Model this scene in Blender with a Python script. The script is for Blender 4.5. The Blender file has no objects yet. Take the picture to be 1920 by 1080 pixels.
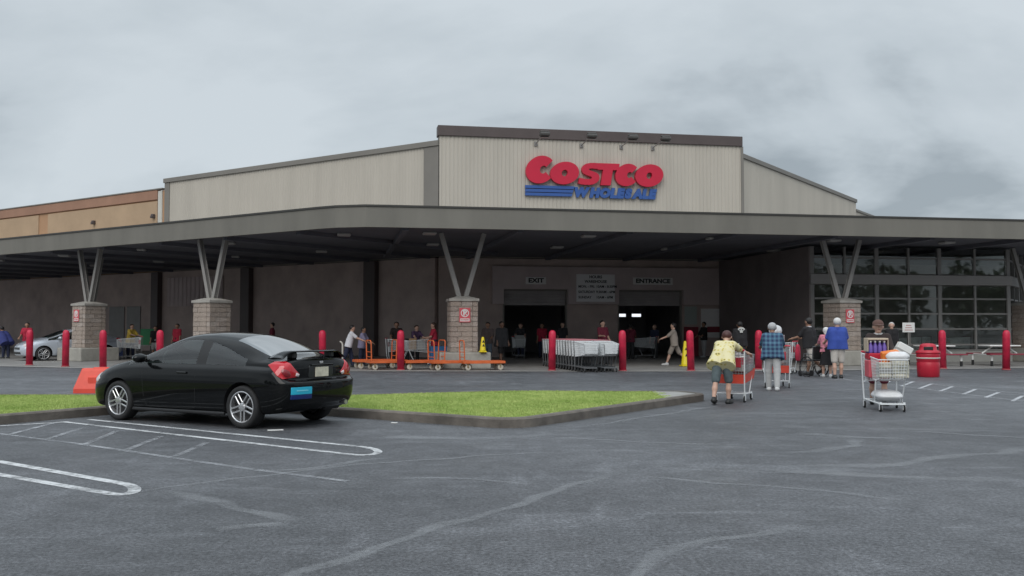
import bpy, bmesh, math, random
import numpy as np
from mathutils import Vector, Matrix
from mathutils.bvhtree import BVHTree

random.seed(7)
rng = np.random.default_rng(7)
R = math.radians
scene = bpy.context.scene
col = scene.collection

# ------------------------------------------------------------------ camera
cam_d = bpy.data.cameras.new('camera')
cam = bpy.data.objects.new('camera', cam_d)
col.objects.link(cam)
cam_d.sensor_width = 36.0
cam_d.lens = 33.75
cam_d.clip_start = 0.05
cam_d.clip_end = 3000
cam.location = (0, 0, 1.5)
cam.rotation_euler = (R(90 + 2.322), 0, 0)
scene.camera = cam

# ------------------------------------------------------------------ exposure
scene.view_settings.view_transform = 'Standard'
scene.view_settings.look = 'None'
scene.view_settings.gamma = 1.0
scene.view_settings.use_curve_mapping = False
scene.view_settings.exposure = 0.06
scene.cycles.max_bounces = 6
scene.cycles.transparent_max_bounces = 12

# ------------------------------------------------------------------ sky and sun (overcast)
SUN_EL, SUN_AZ = 41.0, 196.0        # behind the camera, a little to its left
wd = bpy.data.worlds.new('World')
scene.world = wd
wd.use_nodes = True
nt = wd.node_tree
nt.nodes.clear()
N = nt.nodes.new
L = nt.links.new
out = N('ShaderNodeOutputWorld')
bg = N('ShaderNodeBackground')
bg.inputs['Strength'].default_value = 0.1
L(bg.outputs[0], out.inputs[0])
sky = N('ShaderNodeTexSky')
sky.sky_type = 'NISHITA'
sky.sun_disc = False
sky.sun_elevation = R(SUN_EL)
sky.sun_rotation = R(SUN_AZ)
tc = N('ShaderNodeTexCoord')
sep = N('ShaderNodeSeparateXYZ')
L(tc.outputs['Generated'], sep.inputs[0])
def wmath(op, a, b=None, c=None):
    n = N('ShaderNodeMath'); n.operation = op
    for i, v in enumerate((a, b, c)):
        if v is None: continue
        if isinstance(v, (int, float)): n.inputs[i].default_value = v
        else: L(v, n.inputs[i])
    return n.outputs[0]
zc = wmath('MAXIMUM', sep.outputs[2], 0.0)
den = wmath('ADD', zc, 0.42)
cx = wmath('DIVIDE', sep.outputs[0], den)
cy = wmath('DIVIDE', sep.outputs[1], den)
cmb = N('ShaderNodeCombineXYZ')
L(cx, cmb.inputs[0]); L(cy, cmb.inputs[1])
mp = N('ShaderNodeMapping')
mp.inputs['Rotation'].default_value = (0, 0, R(35))
mp.inputs['Scale'].default_value = (0.8, 1.25, 1.0)
mp.inputs['Location'].default_value = (6.45, 6.1, 0)
L(cmb.outputs[0], mp.inputs[0])
n1 = N('ShaderNodeTexNoise')
n1.inputs['Scale'].default_value = 1.3
n1.inputs['Detail'].default_value = 7
n1.inputs['Roughness'].default_value = 0.52
n1.inputs['Distortion'].default_value = 0.5
L(mp.outputs[0], n1.inputs['Vector'])
n2 = N('ShaderNodeTexNoise')
n2.inputs['Scale'].default_value = 3.4
n2.inputs['Detail'].default_value = 5
n2.inputs['Roughness'].default_value = 0.55
L(mp.outputs[0], n2.inputs['Vector'])
nm = wmath('MULTIPLY_ADD', n2.outputs[0], 0.28, wmath('MULTIPLY', n1.outputs[0], 0.72))
ramp = N('ShaderNodeValToRGB')
e = ramp.color_ramp.elements
e[0].position = 0.41; e[0].color = (0.33, 0.38, 0.42, 1)
e[1].position = 0.60; e[1].color = (0.595, 0.655, 0.700, 1)
m_ = ramp.color_ramp.elements.new(0.50); m_.color = (0.510, 0.570, 0.615, 1)
L(nm, ramp.inputs[0])
# overcast skies brighten smoothly from the horizon to the zenith
mr = N('ShaderNodeMapRange')
mr.interpolation_type = 'SMOOTHSTEP'
mr.inputs['From Min'].default_value = 0.30
mr.inputs['From Max'].default_value = 1.0
mr.inputs['To Min'].default_value = 10.0
mr.inputs['To Max'].default_value = 22.0
L(zc, mr.inputs['Value'])
vm = N('ShaderNodeVectorMath'); vm.operation = 'SCALE'
L(ramp.outputs[0], vm.inputs[0]); L(mr.outputs[0], vm.inputs['Scale'])
mx = N('ShaderNodeMix'); mx.data_type = 'RGBA'
mx.inputs['Factor'].default_value = 0.96
L(sky.outputs[0], mx.inputs['A']); L(vm.outputs[0], mx.inputs['B'])
L(mx.outputs['Result'], bg.inputs['Color'])

sun_d = bpy.data.lights.new('sun', 'SUN')
sun_d.energy = 1.5
sun_d.angle = R(45)
sun_d.color = (1.0, 0.97, 0.93)
sun = bpy.data.objects.new('sun', sun_d)
col.objects.link(sun)
az = R(SUN_AZ)
sdir = Vector((math.sin(az) * math.cos(R(SUN_EL)), math.cos(az) * math.cos(R(SUN_EL)), math.sin(R(SUN_EL))))
sun.rotation_euler = sdir.to_track_quat('Z', 'Y').to_euler()

# ------------------------------------------------------------------ materials
MATS = {}
def mat(name, c, rough=0.6, metal=0.0, noise=None, bump=None, coat=0.0, spec=0.5, emit=None, coord='Object'):
    if name in MATS: return MATS[name]
    m = bpy.data.materials.new(name); m.use_nodes = True
    t = m.node_tree; b = t.nodes['Principled BSDF']
    b.inputs['Base Color'].default_value = (*c, 1)
    b.inputs['Roughness'].default_value = rough
    b.inputs['Metallic'].default_value = metal
    b.inputs['Coat Weight'].default_value = coat
    b.inputs['Coat Roughness'].default_value = 0.03
    b.inputs['Coat IOR'].default_value = 1.36
    b.inputs['Specular IOR Level'].default_value = spec
    if emit:
        b.inputs['Emission Color'].default_value = (*c, 1)
        b.inputs['Emission Strength'].default_value = emit
    cd = t.nodes.new('ShaderNodeTexCoord')
    if noise:
        sc, amt = noise[0], noise[1]
        n = t.nodes.new('ShaderNodeTexNoise')
        n.inputs['Scale'].default_value = sc; n.inputs['Detail'].default_value = 6; n.inputs['Roughness'].default_value = 0.6
        if len(noise) > 2:
            mpp = t.nodes.new('ShaderNodeMapping'); mpp.inputs['Scale'].default_value = noise[2]
            t.links.new(cd.outputs[coord], mpp.inputs[0]); t.links.new(mpp.outputs[0], n.inputs['Vector'])
        else:
            t.links.new(cd.outputs[coord], n.inputs['Vector'])
        rp = t.nodes.new('ShaderNodeValToRGB')
        rp.color_ramp.elements[0].position = 0.3; rp.color_ramp.elements[1].position = 0.7
        rp.color_ramp.elements[0].color = (*[max(0, v * (1 - amt)) for v in c], 1)
        rp.color_ramp.elements[1].color = (*[min(1, v * (1 + amt)) for v in c], 1)
        t.links.new(n.outputs[0], rp.inputs[0]); t.links.new(rp.outputs[0], b.inputs['Base Color'])
    if bump:
        n = t.nodes.new('ShaderNodeTexNoise'); n.inputs['Scale'].default_value = bump[0]; n.inputs['Detail'].default_value = 4
        t.links.new(cd.outputs[coord], n.inputs['Vector'])
        bp = t.nodes.new('ShaderNodeBump'); bp.inputs['Strength'].default_value = bump[1]; bp.inputs['Distance'].default_value = 0.02
        t.links.new(n.outputs[0], bp.inputs['Height']); t.links.new(bp.outputs[0], b.inputs['Normal'])
    MATS[name] = m
    return m

def asphalt_material():
    m = bpy.data.materials.new('worn_asphalt'); m.use_nodes = True
    t = m.node_tree; b = t.nodes['Principled BSDF']
    n_, l_ = t.nodes.new, t.links.new
    cd = n_('ShaderNodeTexCoord')
    def noise(scale, detail, rough, sc=None, dist=0.0):
        n = n_('ShaderNodeTexNoise'); n.inputs['Scale'].default_value = scale
        n.inputs['Detail'].default_value = detail; n.inputs['Roughness'].default_value = rough; n.inputs['Distortion'].default_value = dist
        if sc:
            mpp = n_('ShaderNodeMapping'); mpp.inputs['Scale'].default_value = sc[:3]; mpp.inputs['Rotation'].default_value = (0, 0, sc[3])
            l_(cd.outputs['Object'], mpp.inputs[0]); l_(mpp.outputs[0], n.inputs['Vector'])
        else: l_(cd.outputs['Object'], n.inputs['Vector'])
        return n.outputs[0]
    def mr_(v, a, b_, c, d):
        q = n_('ShaderNodeMapRange'); l_(v, q.inputs['Value'])
        for k, x in zip(('From Min', 'From Max', 'To Min', 'To Max'), (a, b_, c, d)): q.inputs[k].default_value = x
        return q.outputs[0]
    def mul(a, b_):
        q = n_('ShaderNodeMath'); q.operation = 'MULTIPLY'; l_(a, q.inputs[0])
        if isinstance(b_, float): q.inputs[1].default_value = b_
        else: l_(b_, q.inputs[1])
        return q.outputs[0]
    grain = mr_(noise(34, 5, 0.85), 0.38, 0.64, 0.40, 1.72)
    chips = mr_(noise(19, 5, 0.85), 0.40, 0.68, 0.78, 1.38)
    mid = mr_(noise(2.6, 8, 0.72, None, 0.4), 0.34, 0.68, 0.78, 1.26)
    big = mr_(noise(0.13, 6, 0.6), 0.38, 0.64, 0.70, 1.25)
    streak = mr_(noise(1.0, 9, 0.72, (0.34, 1.3, 1, 0.16), 0.8), 0.53, 0.72, 1.0, 1.65)
    streak2 = mr_(noise(1.0, 9, 0.74, (1.2, 0.38, 1, 0.5), 0.8), 0.56, 0.74, 1.0, 1.6)
    v = mul(mul(mul(grain, chips), mul(mid, big)), mul(streak, streak2))
    vs = n_('ShaderNodeVectorMath'); vs.operation = 'SCALE'; vs.inputs[0].default_value = (0.095, 0.098, 0.106)
    l_(v, vs.inputs['Scale']); l_(vs.outputs[0], b.inputs['Base Color'])
    wet = mr_(noise(0.8, 8, 0.7), 0.36, 0.64, 0.40, 0.66)
    l_(wet, b.inputs['Roughness'])
    b.inputs['Specular IOR Level'].default_value = 0.42
    bp = n_('ShaderNodeBump'); bp.inputs['Strength'].default_value = 0.7; bp.inputs['Distance'].default_value = 0.014
    l_(noise(70, 4, 0.7), bp.inputs['Height']); l_(bp.outputs[0], b.inputs['Normal'])
    return m

def worn_paint(name, c, lo, hi, scale=9.0, patch=1.2, amax=1.0):
    """paint with bare patches: the bare patches let the asphalt below show"""
    m = bpy.data.materials.new(name); m.use_nodes = True
    t = m.node_tree; b = t.nodes['Principled BSDF']
    b.inputs['Base Color'].default_value = (*c, 1); b.inputs['Roughness'].default_value = 0.65
    cd = t.nodes.new('ShaderNodeTexCoord')
    tot = None
    for sc, w in ((scale, 0.5), (patch, 0.5)):
        n = t.nodes.new('ShaderNodeTexNoise'); n.inputs['Scale'].default_value = sc; n.inputs['Detail'].default_value = 8; n.inputs['Roughness'].default_value = 0.7
        t.links.new(cd.outputs['Object'], n.inputs['Vector'])
        q = t.nodes.new('ShaderNodeMath'); q.operation = 'MULTIPLY'; q.inputs[1].default_value = w
        t.links.new(n.outputs[0], q.inputs[0])
        if tot is None: tot = q.outputs[0]
        else:
            a = t.nodes.new('ShaderNodeMath'); a.operation = 'ADD'; t.links.new(tot, a.inputs[0]); t.links.new(q.outputs[0], a.inputs[1]); tot = a.outputs[0]
    mr_ = t.nodes.new('ShaderNodeMapRange')
    for k, x in zip(('From Min', 'From Max', 'To Min', 'To Max'), (lo, hi, 0.0, amax)): mr_.inputs[k].default_value = x
    t.links.new(tot, mr_.inputs['Value'])
    t.links.new(mr_.outputs[0], b.inputs['Alpha'])
    return m

def glass_material(name, tint, refl=0.06):
    m = bpy.data.materials.new(name); m.use_nodes = True
    t = m.node_tree; t.nodes.clear()
    o = t.nodes.new('ShaderNodeOutputMaterial')
    tr = t.nodes.new('ShaderNodeBsdfTransparent'); tr.inputs[0].default_value = (*tint, 1)
    gl = t.nodes.new('ShaderNodeBsdfGlossy'); gl.inputs['Roughness'].default_value = 0.02
    gl.inputs['Color'].default_value = (1, 1, 1, 1)
    fr = t.nodes.new('ShaderNodeFresnel'); fr.inputs['IOR'].default_value = 1.5
    mx_ = t.nodes.new('ShaderNodeMixShader')
    ad = t.nodes.new('ShaderNodeMath'); ad.operation = 'ADD'; ad.inputs[1].default_value = refl; ad.use_clamp = True
    t.links.new(fr.outputs[0], ad.inputs[0])
    t.links.new(ad.outputs[0], mx_.inputs[0]); t.links.new(tr.outputs[0], mx_.inputs[1]); t.links.new(gl.outputs[0], mx_.inputs[2])
    t.links.new(mx_.outputs[0], o.inputs[0])
    return m

def pattern_material(name, kind, cols, scale):
    m = bpy.data.materials.new(name); m.use_nodes = True
    t = m.node_tree; b = t.nodes['Principled BSDF']; b.inputs['Roughness'].default_value = 0.85
    cd = t.nodes.new('ShaderNodeTexCoord')
    if kind == 'floral':
        v = t.nodes.new('ShaderNodeTexVoronoi'); v.inputs['Scale'].default_value = scale
        n = t.nodes.new('ShaderNodeTexNoise'); n.inputs['Scale'].default_value = scale * 0.8; n.inputs['Detail'].default_value = 4
        t.links.new(cd.outputs['Object'], v.inputs['Vector']); t.links.new(cd.outputs['Object'], n.inputs['Vector'])
        a = t.nodes.new('ShaderNodeMath'); a.operation = 'ADD'
        t.links.new(v.outputs['Distance'], a.inputs[0]); t.links.new(n.outputs[0], a.inputs[1])
        rp = t.nodes.new('ShaderNodeValToRGB'); rp.color_ramp.interpolation = 'LINEAR'
        rp.color_ramp.elements[0].position = 0.55; rp.color_ramp.elements[1].position = 1.15 if False else 1.0
        rp.color_ramp.elements[0].color = (*cols[0], 1); rp.color_ramp.elements[1].color = (*cols[2], 1)
        e_ = rp.color_ramp.elements.new(0.76); e_.color = (*cols[1], 1)
        t.links.new(a.outputs[0], rp.inputs[0]); t.links.new(rp.outputs[0], b.inputs['Base Color'])
    else:   # plaid: two sets of bands multiplied
        prev = None
        for d in ('Z', 'X'):
            w = t.nodes.new('ShaderNodeTexWave'); w.wave_type = 'BANDS'; w.bands_direction = d
            w.inputs['Scale'].default_value = scale; w.inputs['Distortion'].default_value = 0.6
            t.links.new(cd.outputs['Object'], w.inputs['Vector'])
            rp = t.nodes.new('ShaderNodeValToRGB'); rp.color_ramp.interpolation = 'EASE'
            rp.color_ramp.elements[0].position = 0.35; rp.color_ramp.elements[1].position = 0.75
            rp.color_ramp.elements[0].color = (*cols[0], 1); rp.color_ramp.elements[1].color = (*cols[1], 1)
            t.links.new(w.outputs[0], rp.inputs[0])
            if prev is None: prev = rp.outputs[0]
            else:
                mm = t.nodes.new('ShaderNodeMix'); mm.data_type = 'RGBA'; mm.inputs['Factor'].default_value = 0.5
                t.links.new(prev, mm.inputs['A']); t.links.new(rp.outputs[0], mm.inputs['B']); prev = mm.outputs['Result']
        t.links.new(prev, b.inputs['Base Color'])
    MATS[name] = m
    return m

ASPHALT = asphalt_material()
STALL_PAINT = worn_paint('stall_paint', (0.58, 0.59, 0.60), 0.36, 0.54)
FADED_PAINT = worn_paint('faded_paint', (0.36, 0.37, 0.39), 0.40, 0.62)
FADED2 = worn_paint('half_worn_paint', (0.44, 0.45, 0.47), 0.34, 0.50)
def soften(m):
    t = m.node_tree; b = t.nodes['Principled BSDF']; src = b.inputs['Alpha'].links[0].from_socket
    at = t.nodes.new('ShaderNodeAttribute'); at.attribute_name = 'fade'
    mu = t.nodes.new('ShaderNodeMath'); mu.operation = 'MULTIPLY'
    t.links.new(src, mu.inputs[0]); t.links.new(at.outputs['Fac'], mu.inputs[1]); t.links.new(mu.outputs[0], b.inputs['Alpha'])
    return m
SEALER = worn_paint('pale_seam', (0.31, 0.32, 0.335), 0.34, 0.66, 22.0, 1.5, 0.8)
WALK = mat('walkway_concrete', (0.25, 0.24, 0.228), 0.55, noise=(0.9, 0.25), bump=(60, 0.15))
KERB = mat('kerb_concrete', (0.135, 0.118, 0.102), 0.85, noise=(3.0, 0.35), bump=(40, 0.4))
EDGE = mat('edge_concrete', (0.30, 0.295, 0.28), 0.8, noise=(2.0, 0.25), bump=(40, 0.3))
SOIL = mat('lawn_soil', (0.10, 0.13, 0.035), 0.95, noise=(3.0, 0.4))
BEIGE = mat('beige_metal', (0.47, 0.43, 0.37), 0.6, noise=(0.9, 0.08, (1, 1, 0.12)))
BEIGE_D = mat('grey_beige_trim', (0.20, 0.185, 0.165), 0.6, noise=(0.5, 0.1))
BROWN = mat('brown_coping', (0.085, 0.065, 0.062), 0.55, noise=(1.0, 0.12))
STUCCO = mat('tan_stucco', (0.44, 0.26, 0.15), 0.9, noise=(0.6, 0.10), bump=(30, 0.2))
STUCCO_P = mat('pale_tan_stucco', (0.44, 0.31, 0.20), 0.9, noise=(0.5, 0.10), bump=(30, 0.2))
STUCCO_R = mat('reddish_stucco_cap', (0.33, 0.185, 0.125), 0.9, noise=(0.6, 0.10))
BLOCKWALL = mat('brown_block_wall', (0.45, 0.36, 0.33), 0.9, noise=(0.8, 0.18), bump=(25, 0.2))
PLASTER = mat('mauve_plaster', (0.50, 0.415, 0.41), 0.9, noise=(0.7, 0.12))
FASCIA = mat('olive_grey_fascia', (0.17, 0.16, 0.138), 0.6, noise=(0.9, 0.12, (1, 1, 0.2)))
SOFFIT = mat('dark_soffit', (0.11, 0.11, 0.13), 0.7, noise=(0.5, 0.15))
DARK = mat('near_black', (0.012, 0.012, 0.014), 0.7)
STONE = mat('split_face_stone', (0.37, 0.305, 0.26), 0.92, noise=(5.0, 0.22), bump=(22, 0.9))
MORTAR = mat('mortar', (0.36, 0.305, 0.268), 0.95)
CAPSTONE = mat('cap_concrete', (0.36, 0.34, 0.31), 0.85, noise=(4.0, 0.15))
PLINTH = mat('plinth_concrete', (0.34, 0.325, 0.29), 0.88, noise=(2.5, 0.18), bump=(30, 0.2))
STEEL = mat('grey_painted_steel', (0.22, 0.21, 0.20), 0.55, noise=(2.0, 0.10))
GALV = mat('galvanised_wire', (0.42, 0.43, 0.44), 0.38, metal=0.55)
CARTGREY = mat('grey_plastic_cart', (0.72, 0.74, 0.75), 0.45, noise=(3.0, 0.08))
CARTDARK = mat('dark_grey_frame', (0.13, 0.135, 0.14), 0.5)
RED = mat('bollard_red', (0.50, 0.014, 0.05), 0.48, noise=(4.0, 0.30))
REDP = mat('red_plastic', (0.46, 0.014, 0.035), 0.4, noise=(4.0, 0.10))
REDL = mat('barrier_red', (0.72, 0.075, 0.045), 0.5, noise=(3.0, 0.12))
ORANGE = mat('flatbed_orange', (0.62, 0.13, 0.035), 0.5, noise=(4.0, 0.2))
WHITE = mat('white_paint', (0.72, 0.72, 0.70), 0.5, noise=(3.0, 0.05))
OFFWHITE = mat('off_white', (0.55, 0.53, 0.48), 0.6, noise=(3.0, 0.08))
YELLOW = mat('cone_yellow', (0.78, 0.62, 0.02), 0.45, noise=(5.0, 0.06))
RUBBER = mat('black_rubber', (0.016, 0.016, 0.017), 0.75, noise=(30, 0.2))
SIGN_RED = mat('sign_red', (0.56, 0.012, 0.045), 0.38, noise=(1.0, 0.05))
SIGN_BLUE = mat('sign_blue', (0.035, 0.10, 0.33), 0.4, noise=(1.0, 0.05))
CHROME = mat('alloy_silver', (0.62, 0.62, 0.63), 0.28, metal=0.85)
PAINT_BLACK = mat('black_car_paint', (0.0025, 0.003, 0.0035), 0.5, coat=1.0, spec=0.04)
PAINT_SILVER = mat('silver_car_paint', (0.52, 0.56, 0.62), 0.3, metal=0.35, coat=1.0)
TRIM = mat('black_trim', (0.014, 0.014, 0.015), 0.5)
SEATM = mat('dark_seat_fabric', (0.02, 0.021, 0.023), 0.9, noise=(40, 0.2))
LAMP_RED = mat('lamp_red', (0.50, 0.008, 0.018), 0.12, coat=1.0)
LAMP_RED2 = mat('lamp_red_inner', (0.22, 0.006, 0.012), 0.12, coat=1.0)
LAMP_CLEAR = mat('lamp_clear', (0.62, 0.55, 0.55), 0.12, coat=1.0)
TINT = glass_material('car_glass', (0.74, 0.86, 0.82), 0.055)
REARTINT = glass_material('rear_glass', (0.12, 0.14, 0.14), 0.34)
PANE = glass_material('store_glass', (0.80, 0.82, 0.80), 0.0)

# ------------------------------------------------------------------ mesh building
class MB:
    def __init__(s): s.v = []; s.f = []; s.m = []; s.cm = 0
    def add(s, vs, fs, M=None):
        o = len(s.v)
        if M is not None: vs = [tuple(M @ Vector(p)) for p in vs]
        s.v += [tuple(p) for p in vs]
        s.f += [tuple(i + o for i in f) for f in fs]
        s.m += [s.cm] * len(fs)
        return s
    def box(s, c, d, b=0.0, M=None):
        hx, hy, hz = d[0] / 2, d[1] / 2, d[2] / 2
        if b <= 0:
            vs = [(c[0] + x * hx, c[1] + y * hy, c[2] + z * hz) for x in (-1, 1) for y in (-1, 1) for z in (-1, 1)]
            fs = [(0, 1, 3, 2), (4, 6, 7, 5), (0, 4, 5, 1), (2, 3, 7, 6), (0, 2, 6, 4), (1, 5, 7, 3)]
            return s.add(vs, fs, M)
        b = min(b, hx * .9, hy * .9, hz * .9)
        h = (hx, hy, hz); vs = []; ix = {}
        for sx in (-1, 1):
            for sy in (-1, 1):
                for sz in (-1, 1):
                    sg = (sx, sy, sz)
                    for a in range(3):
                        ix[(sg, a)] = len(vs)
                        vs.append(tuple(sg[q] * (h[q] - (0 if q == a else b)) for q in range(3)))
        fs = []
        for a in range(3):
            p, q = [k for k in range(3) if k != a]
            for sg in (-1, 1):
                f = []
                for (u, w) in ((-1, -1), (1, -1), (1, 1), (-1, 1)):
                    k = [0, 0, 0]; k[a] = sg; k[p] = u; k[q] = w
                    f.append(ix[(tuple(k), a)])
                fs.append(f)
            for u in (-1, 1):
                for w in (-1, 1):
                    k0 = [0, 0, 0]; k0[a] = -1; k0[p] = u; k0[q] = w
                    k1 = list(k0); k1[a] = 1
                    k0, k1 = tuple(k0), tuple(k1)
                    fs.append([ix[(k0, p)], ix[(k1, p)], ix[(k1, q)], ix[(k0, q)]])
        for sx in (-1, 1):
            for sy in (-1, 1):
                for sz in (-1, 1): fs.append([ix[((sx, sy, sz), a)] for a in range(3)])
        out_ = []
        for f in fs:
            A, B, C_ = (Vector(vs[i]) for i in f[:3])
            n = (B - A).cross(C_ - A); ctr = sum((Vector(vs[i]) for i in f), Vector())
            out_.append(tuple(f) if n.dot(ctr) > 0 else tuple(reversed(f)))
        vs = [(p[0] + c[0], p[1] + c[1], p[2] + c[2]) for p in vs]
        return s.add(vs, out_, M)
    def tube(s, p0, p1, r, r2=None, n=8, M=None, caps=True):
        p0, p1 = Vector(p0), Vector(p1); r2 = r if r2 is None else r2
        d = p1 - p0
        if d.length < 1e-6: return s
        q = d.to_track_quat('Z', 'Y'); vs = []
        for (p, rr) in ((p0, r), (p1, r2)):
            for k in range(n):
                a = 2 * math.pi * (k + .5) / n
                vs.append(tuple(p + q @ Vector((math.cos(a) * rr, math.sin(a) * rr, 0))))
        fs = [(k, (k + 1) % n, n + (k + 1) % n, n + k) for k in range(n)]
        if caps: fs += [tuple(reversed(range(n))), tuple(range(n, 2 * n))]
        return s.add(vs, fs, M)
    def path(s, pts, r, n=8, closed=False, M=None):
        pts = [Vector(p) for p in pts]; k = len(pts); vs = []; fs = []
        for i, p in enumerate(pts):
            a = pts[(i - 1) % k] if (i > 0 or closed) else p
            b = pts[(i + 1) % k] if (i < k - 1 or closed) else p
            q = (b - a).normalized().to_track_quat('Z', 'Y')
            for j in range(n):
                t = 2 * math.pi * (j + .5) / n
                vs.append(tuple(p + q @ Vector((math.cos(t) * r, math.sin(t) * r, 0))))
        for i in range(k if closed else k - 1):
            i2 = (i + 1) % k
            for j in range(n): fs.append((i * n + j, i * n + (j + 1) % n, i2 * n + (j + 1) % n, i2 * n + j))
        if not closed: fs += [tuple(reversed(range(n))), tuple(range((k - 1) * n, k * n))]
        return s.add(vs, fs, M)
    def lathe(s, prof, n=20, M=None):      # prof: (r, z) bottom to top, axis Z
        vs = []; fs = []
        for (r, z) in prof:
            for k in range(n):
                a = 2 * math.pi * k / n
                vs.append((math.cos(a) * r, math.sin(a) * r, z))
        for i in range(len(prof) - 1):
            for k in range(n): fs.append((i * n + k, i * n + (k + 1) % n, (i + 1) * n + (k + 1) % n, (i + 1) * n + k))
        fs += [tuple(reversed(range(n))), tuple(range((len(prof) - 1) * n, len(prof) * n))]
        return s.add(vs, fs, M)
    def prism(s, pts, z0, z1, M=None):     # pts: 2-D outline, extruded along Z
        n = len(pts)
        area = sum(pts[i][0] * pts[(i + 1) % n][1] - pts[(i + 1) % n][0] * pts[i][1] for i in range(n))
        if area < 0: pts = list(reversed(pts))
        vs = [(p[0], p[1], z0) for p in pts] + [(p[0], p[1], z1) for p in pts]
        fs = [tuple(reversed(range(n))), tuple(range(n, 2 * n))] + [(i, (i + 1) % n, n + (i + 1) % n, n + i) for i in range(n)]
        return s.add(vs, fs, M)
    def build(s, name, mats, parent=None, smooth=False):
        me = bpy.data.meshes.new(name)
        me.from_pydata(s.v, [], s.f)
        if not isinstance(mats, (list, tuple)): mats = [mats]
        for m in mats: me.materials.append(m)
        if len(mats) > 1: me.polygons.foreach_set('material_index', s.m)
        if smooth: me.polygons.foreach_set('use_smooth', [True] * len(me.polygons))
        me.update()
        return link(name, me, parent)

def link(name, me, parent=None):
    o = bpy.data.objects.new(name, me); col.objects.link(o)
    if parent is not None: o.parent = parent
    return o
def tag(o, label=None, cat=None, group=None, kind=None):
    if label: o['label'] = label
    if cat: o['category'] = cat
    if group: o['group'] = group
    if kind: o['kind'] = kind
    return o
def thing(name, label, cat, loc=(0, 0, 0), rz=0.0, group=None):
    o = bpy.data.objects.new(name, None); col.objects.link(o)
    o.empty_display_size = 0.2
    o.location = loc; o.rotation_euler = (0, 0, R(rz))
    return tag(o, label, cat, group)
def copy_tree(o, parent=None):
    c = o.copy(); col.objects.link(c)
    if parent is not None: c.parent = parent
    for ch in list(o.children): copy_tree(ch, c)
    return c
def clone(o, loc, rz, label, group=None):
    c = copy_tree(o); c.location = loc; c.rotation_euler = (0, 0, R(rz)); c['label'] = label
    if group: c['group'] = group
    return c
def text_mesh(txt, size, depth=0.004, bold=0.0, shear=0.0, width=None, align='CENTER'):
    cu = bpy.data.curves.new('lettering', 'FONT')
    cu.body = txt; cu.size = size; cu.extrude = depth; cu.offset = bold; cu.shear = shear
    cu.align_x = align; cu.align_y = 'CENTER'; cu.resolution_u = 3
    o = bpy.data.objects.new('lettering', cu); col.objects.link(o)
    dg = bpy.context.evaluated_depsgraph_get(); dg.update()
    me = bpy.data.meshes.new_from_object(o.evaluated_get(dg))
    bpy.data.objects.remove(o); bpy.data.curves.remove(cu)
    if width and len(me.vertices):
        xs = [v.co.x for v in me.vertices]; w = max(xs) - min(xs)
        for v in me.vertices: v.co.x *= width / w
    return me
def text(txt, size, m, parent, loc, rot=(90, 0, 0), name='lettering', **k):
    me = text_mesh(txt, size, **k); me.materials.clear(); me.materials.append(m)
    o = link(name, me, parent); o.location = loc; o.rotation_euler = tuple(R(a) for a in rot)
    return o
def face_to(d):           # degrees: heading of local +Y for a direction (x, y)
    return math.degrees(math.atan2(d[1], d[0])) - 90

# ------------------------------------------------------------------ ground
gm = MB(); gm.add([(-700, -500, 0), (700, -500, 0), (700, 900, 0), (-700, 900, 0)], [(0, 1, 2, 3)])
tag(gm.build('car_park_ground', ASPHALT), 'dark grey worn asphalt of the car park', kind='structure')

front_edge = [(-40, 45.8), (-19.4, 36.5), (-15.9, 35.0), (-12.0, 33.6), (-8.65, 32.6), (-4, 32.25), (0.7, 32.15), (6.4, 32.2), (11.0, 33.0), (18.1, 34.7), (32, 38.2)]
wm = MB()
back = [(32, 70), (10, 62), (-20, 72), (-48, 80)]
pts = front_edge + back
wm.add([(x, y, 0.008) for x, y in pts], [tuple(range(len(pts)))])
tag(wm.build('walkway', WALK), 'damp grey brown concrete walkway under the canopy', kind='structure')
def ribbon(points, w, z, jit=0.0, step=None, closed=False):
    """flat strip of width w along a polyline"""
    P = [Vector((p[0], p[1])) for p in points]
    if step:
        Q = []
        for a, b in zip(P[:-1], P[1:]):
            n = max(1, int((b - a).length / step))
            for k in range(n): Q.append(a.lerp(b, k / n))
        Q.append(P[-1]); P = Q
    vs, fs = [], []
    ph = random.uniform(0, 50)
    for i, p in enumerate(P):
        a = P[i - 1] if i > 0 else (P[-2] if closed else p)
        b = P[i + 1] if i < len(P) - 1 else (P[1] if closed else p)
        d = (b - a).normalized(); n = Vector((-d.y, d.x))
        sft = (math.sin(i * .9 + ph) + math.sin(i * .37 + ph * 2)) * jit * .5 + random.uniform(-jit, jit) * .5
        ww = w * (1 + (random.uniform(-.35, .35) if jit else 0))
        vs += [(*(p + n * (sft + ww / 2)), z), (*(p + n * (sft - ww / 2)), z)]
    for i in range(len(P) - 1): fs.append((2 * i + 1, 2 * i + 3, 2 * i + 2, 2 * i))
    return MB().add(vs, fs)
tag(ribbon([(x, y + .16) for x, y in front_edge], 0.32, 0.013).build('walkway_edge', EDGE), 'pale concrete edge strip of the walkway', kind='structure')

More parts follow.
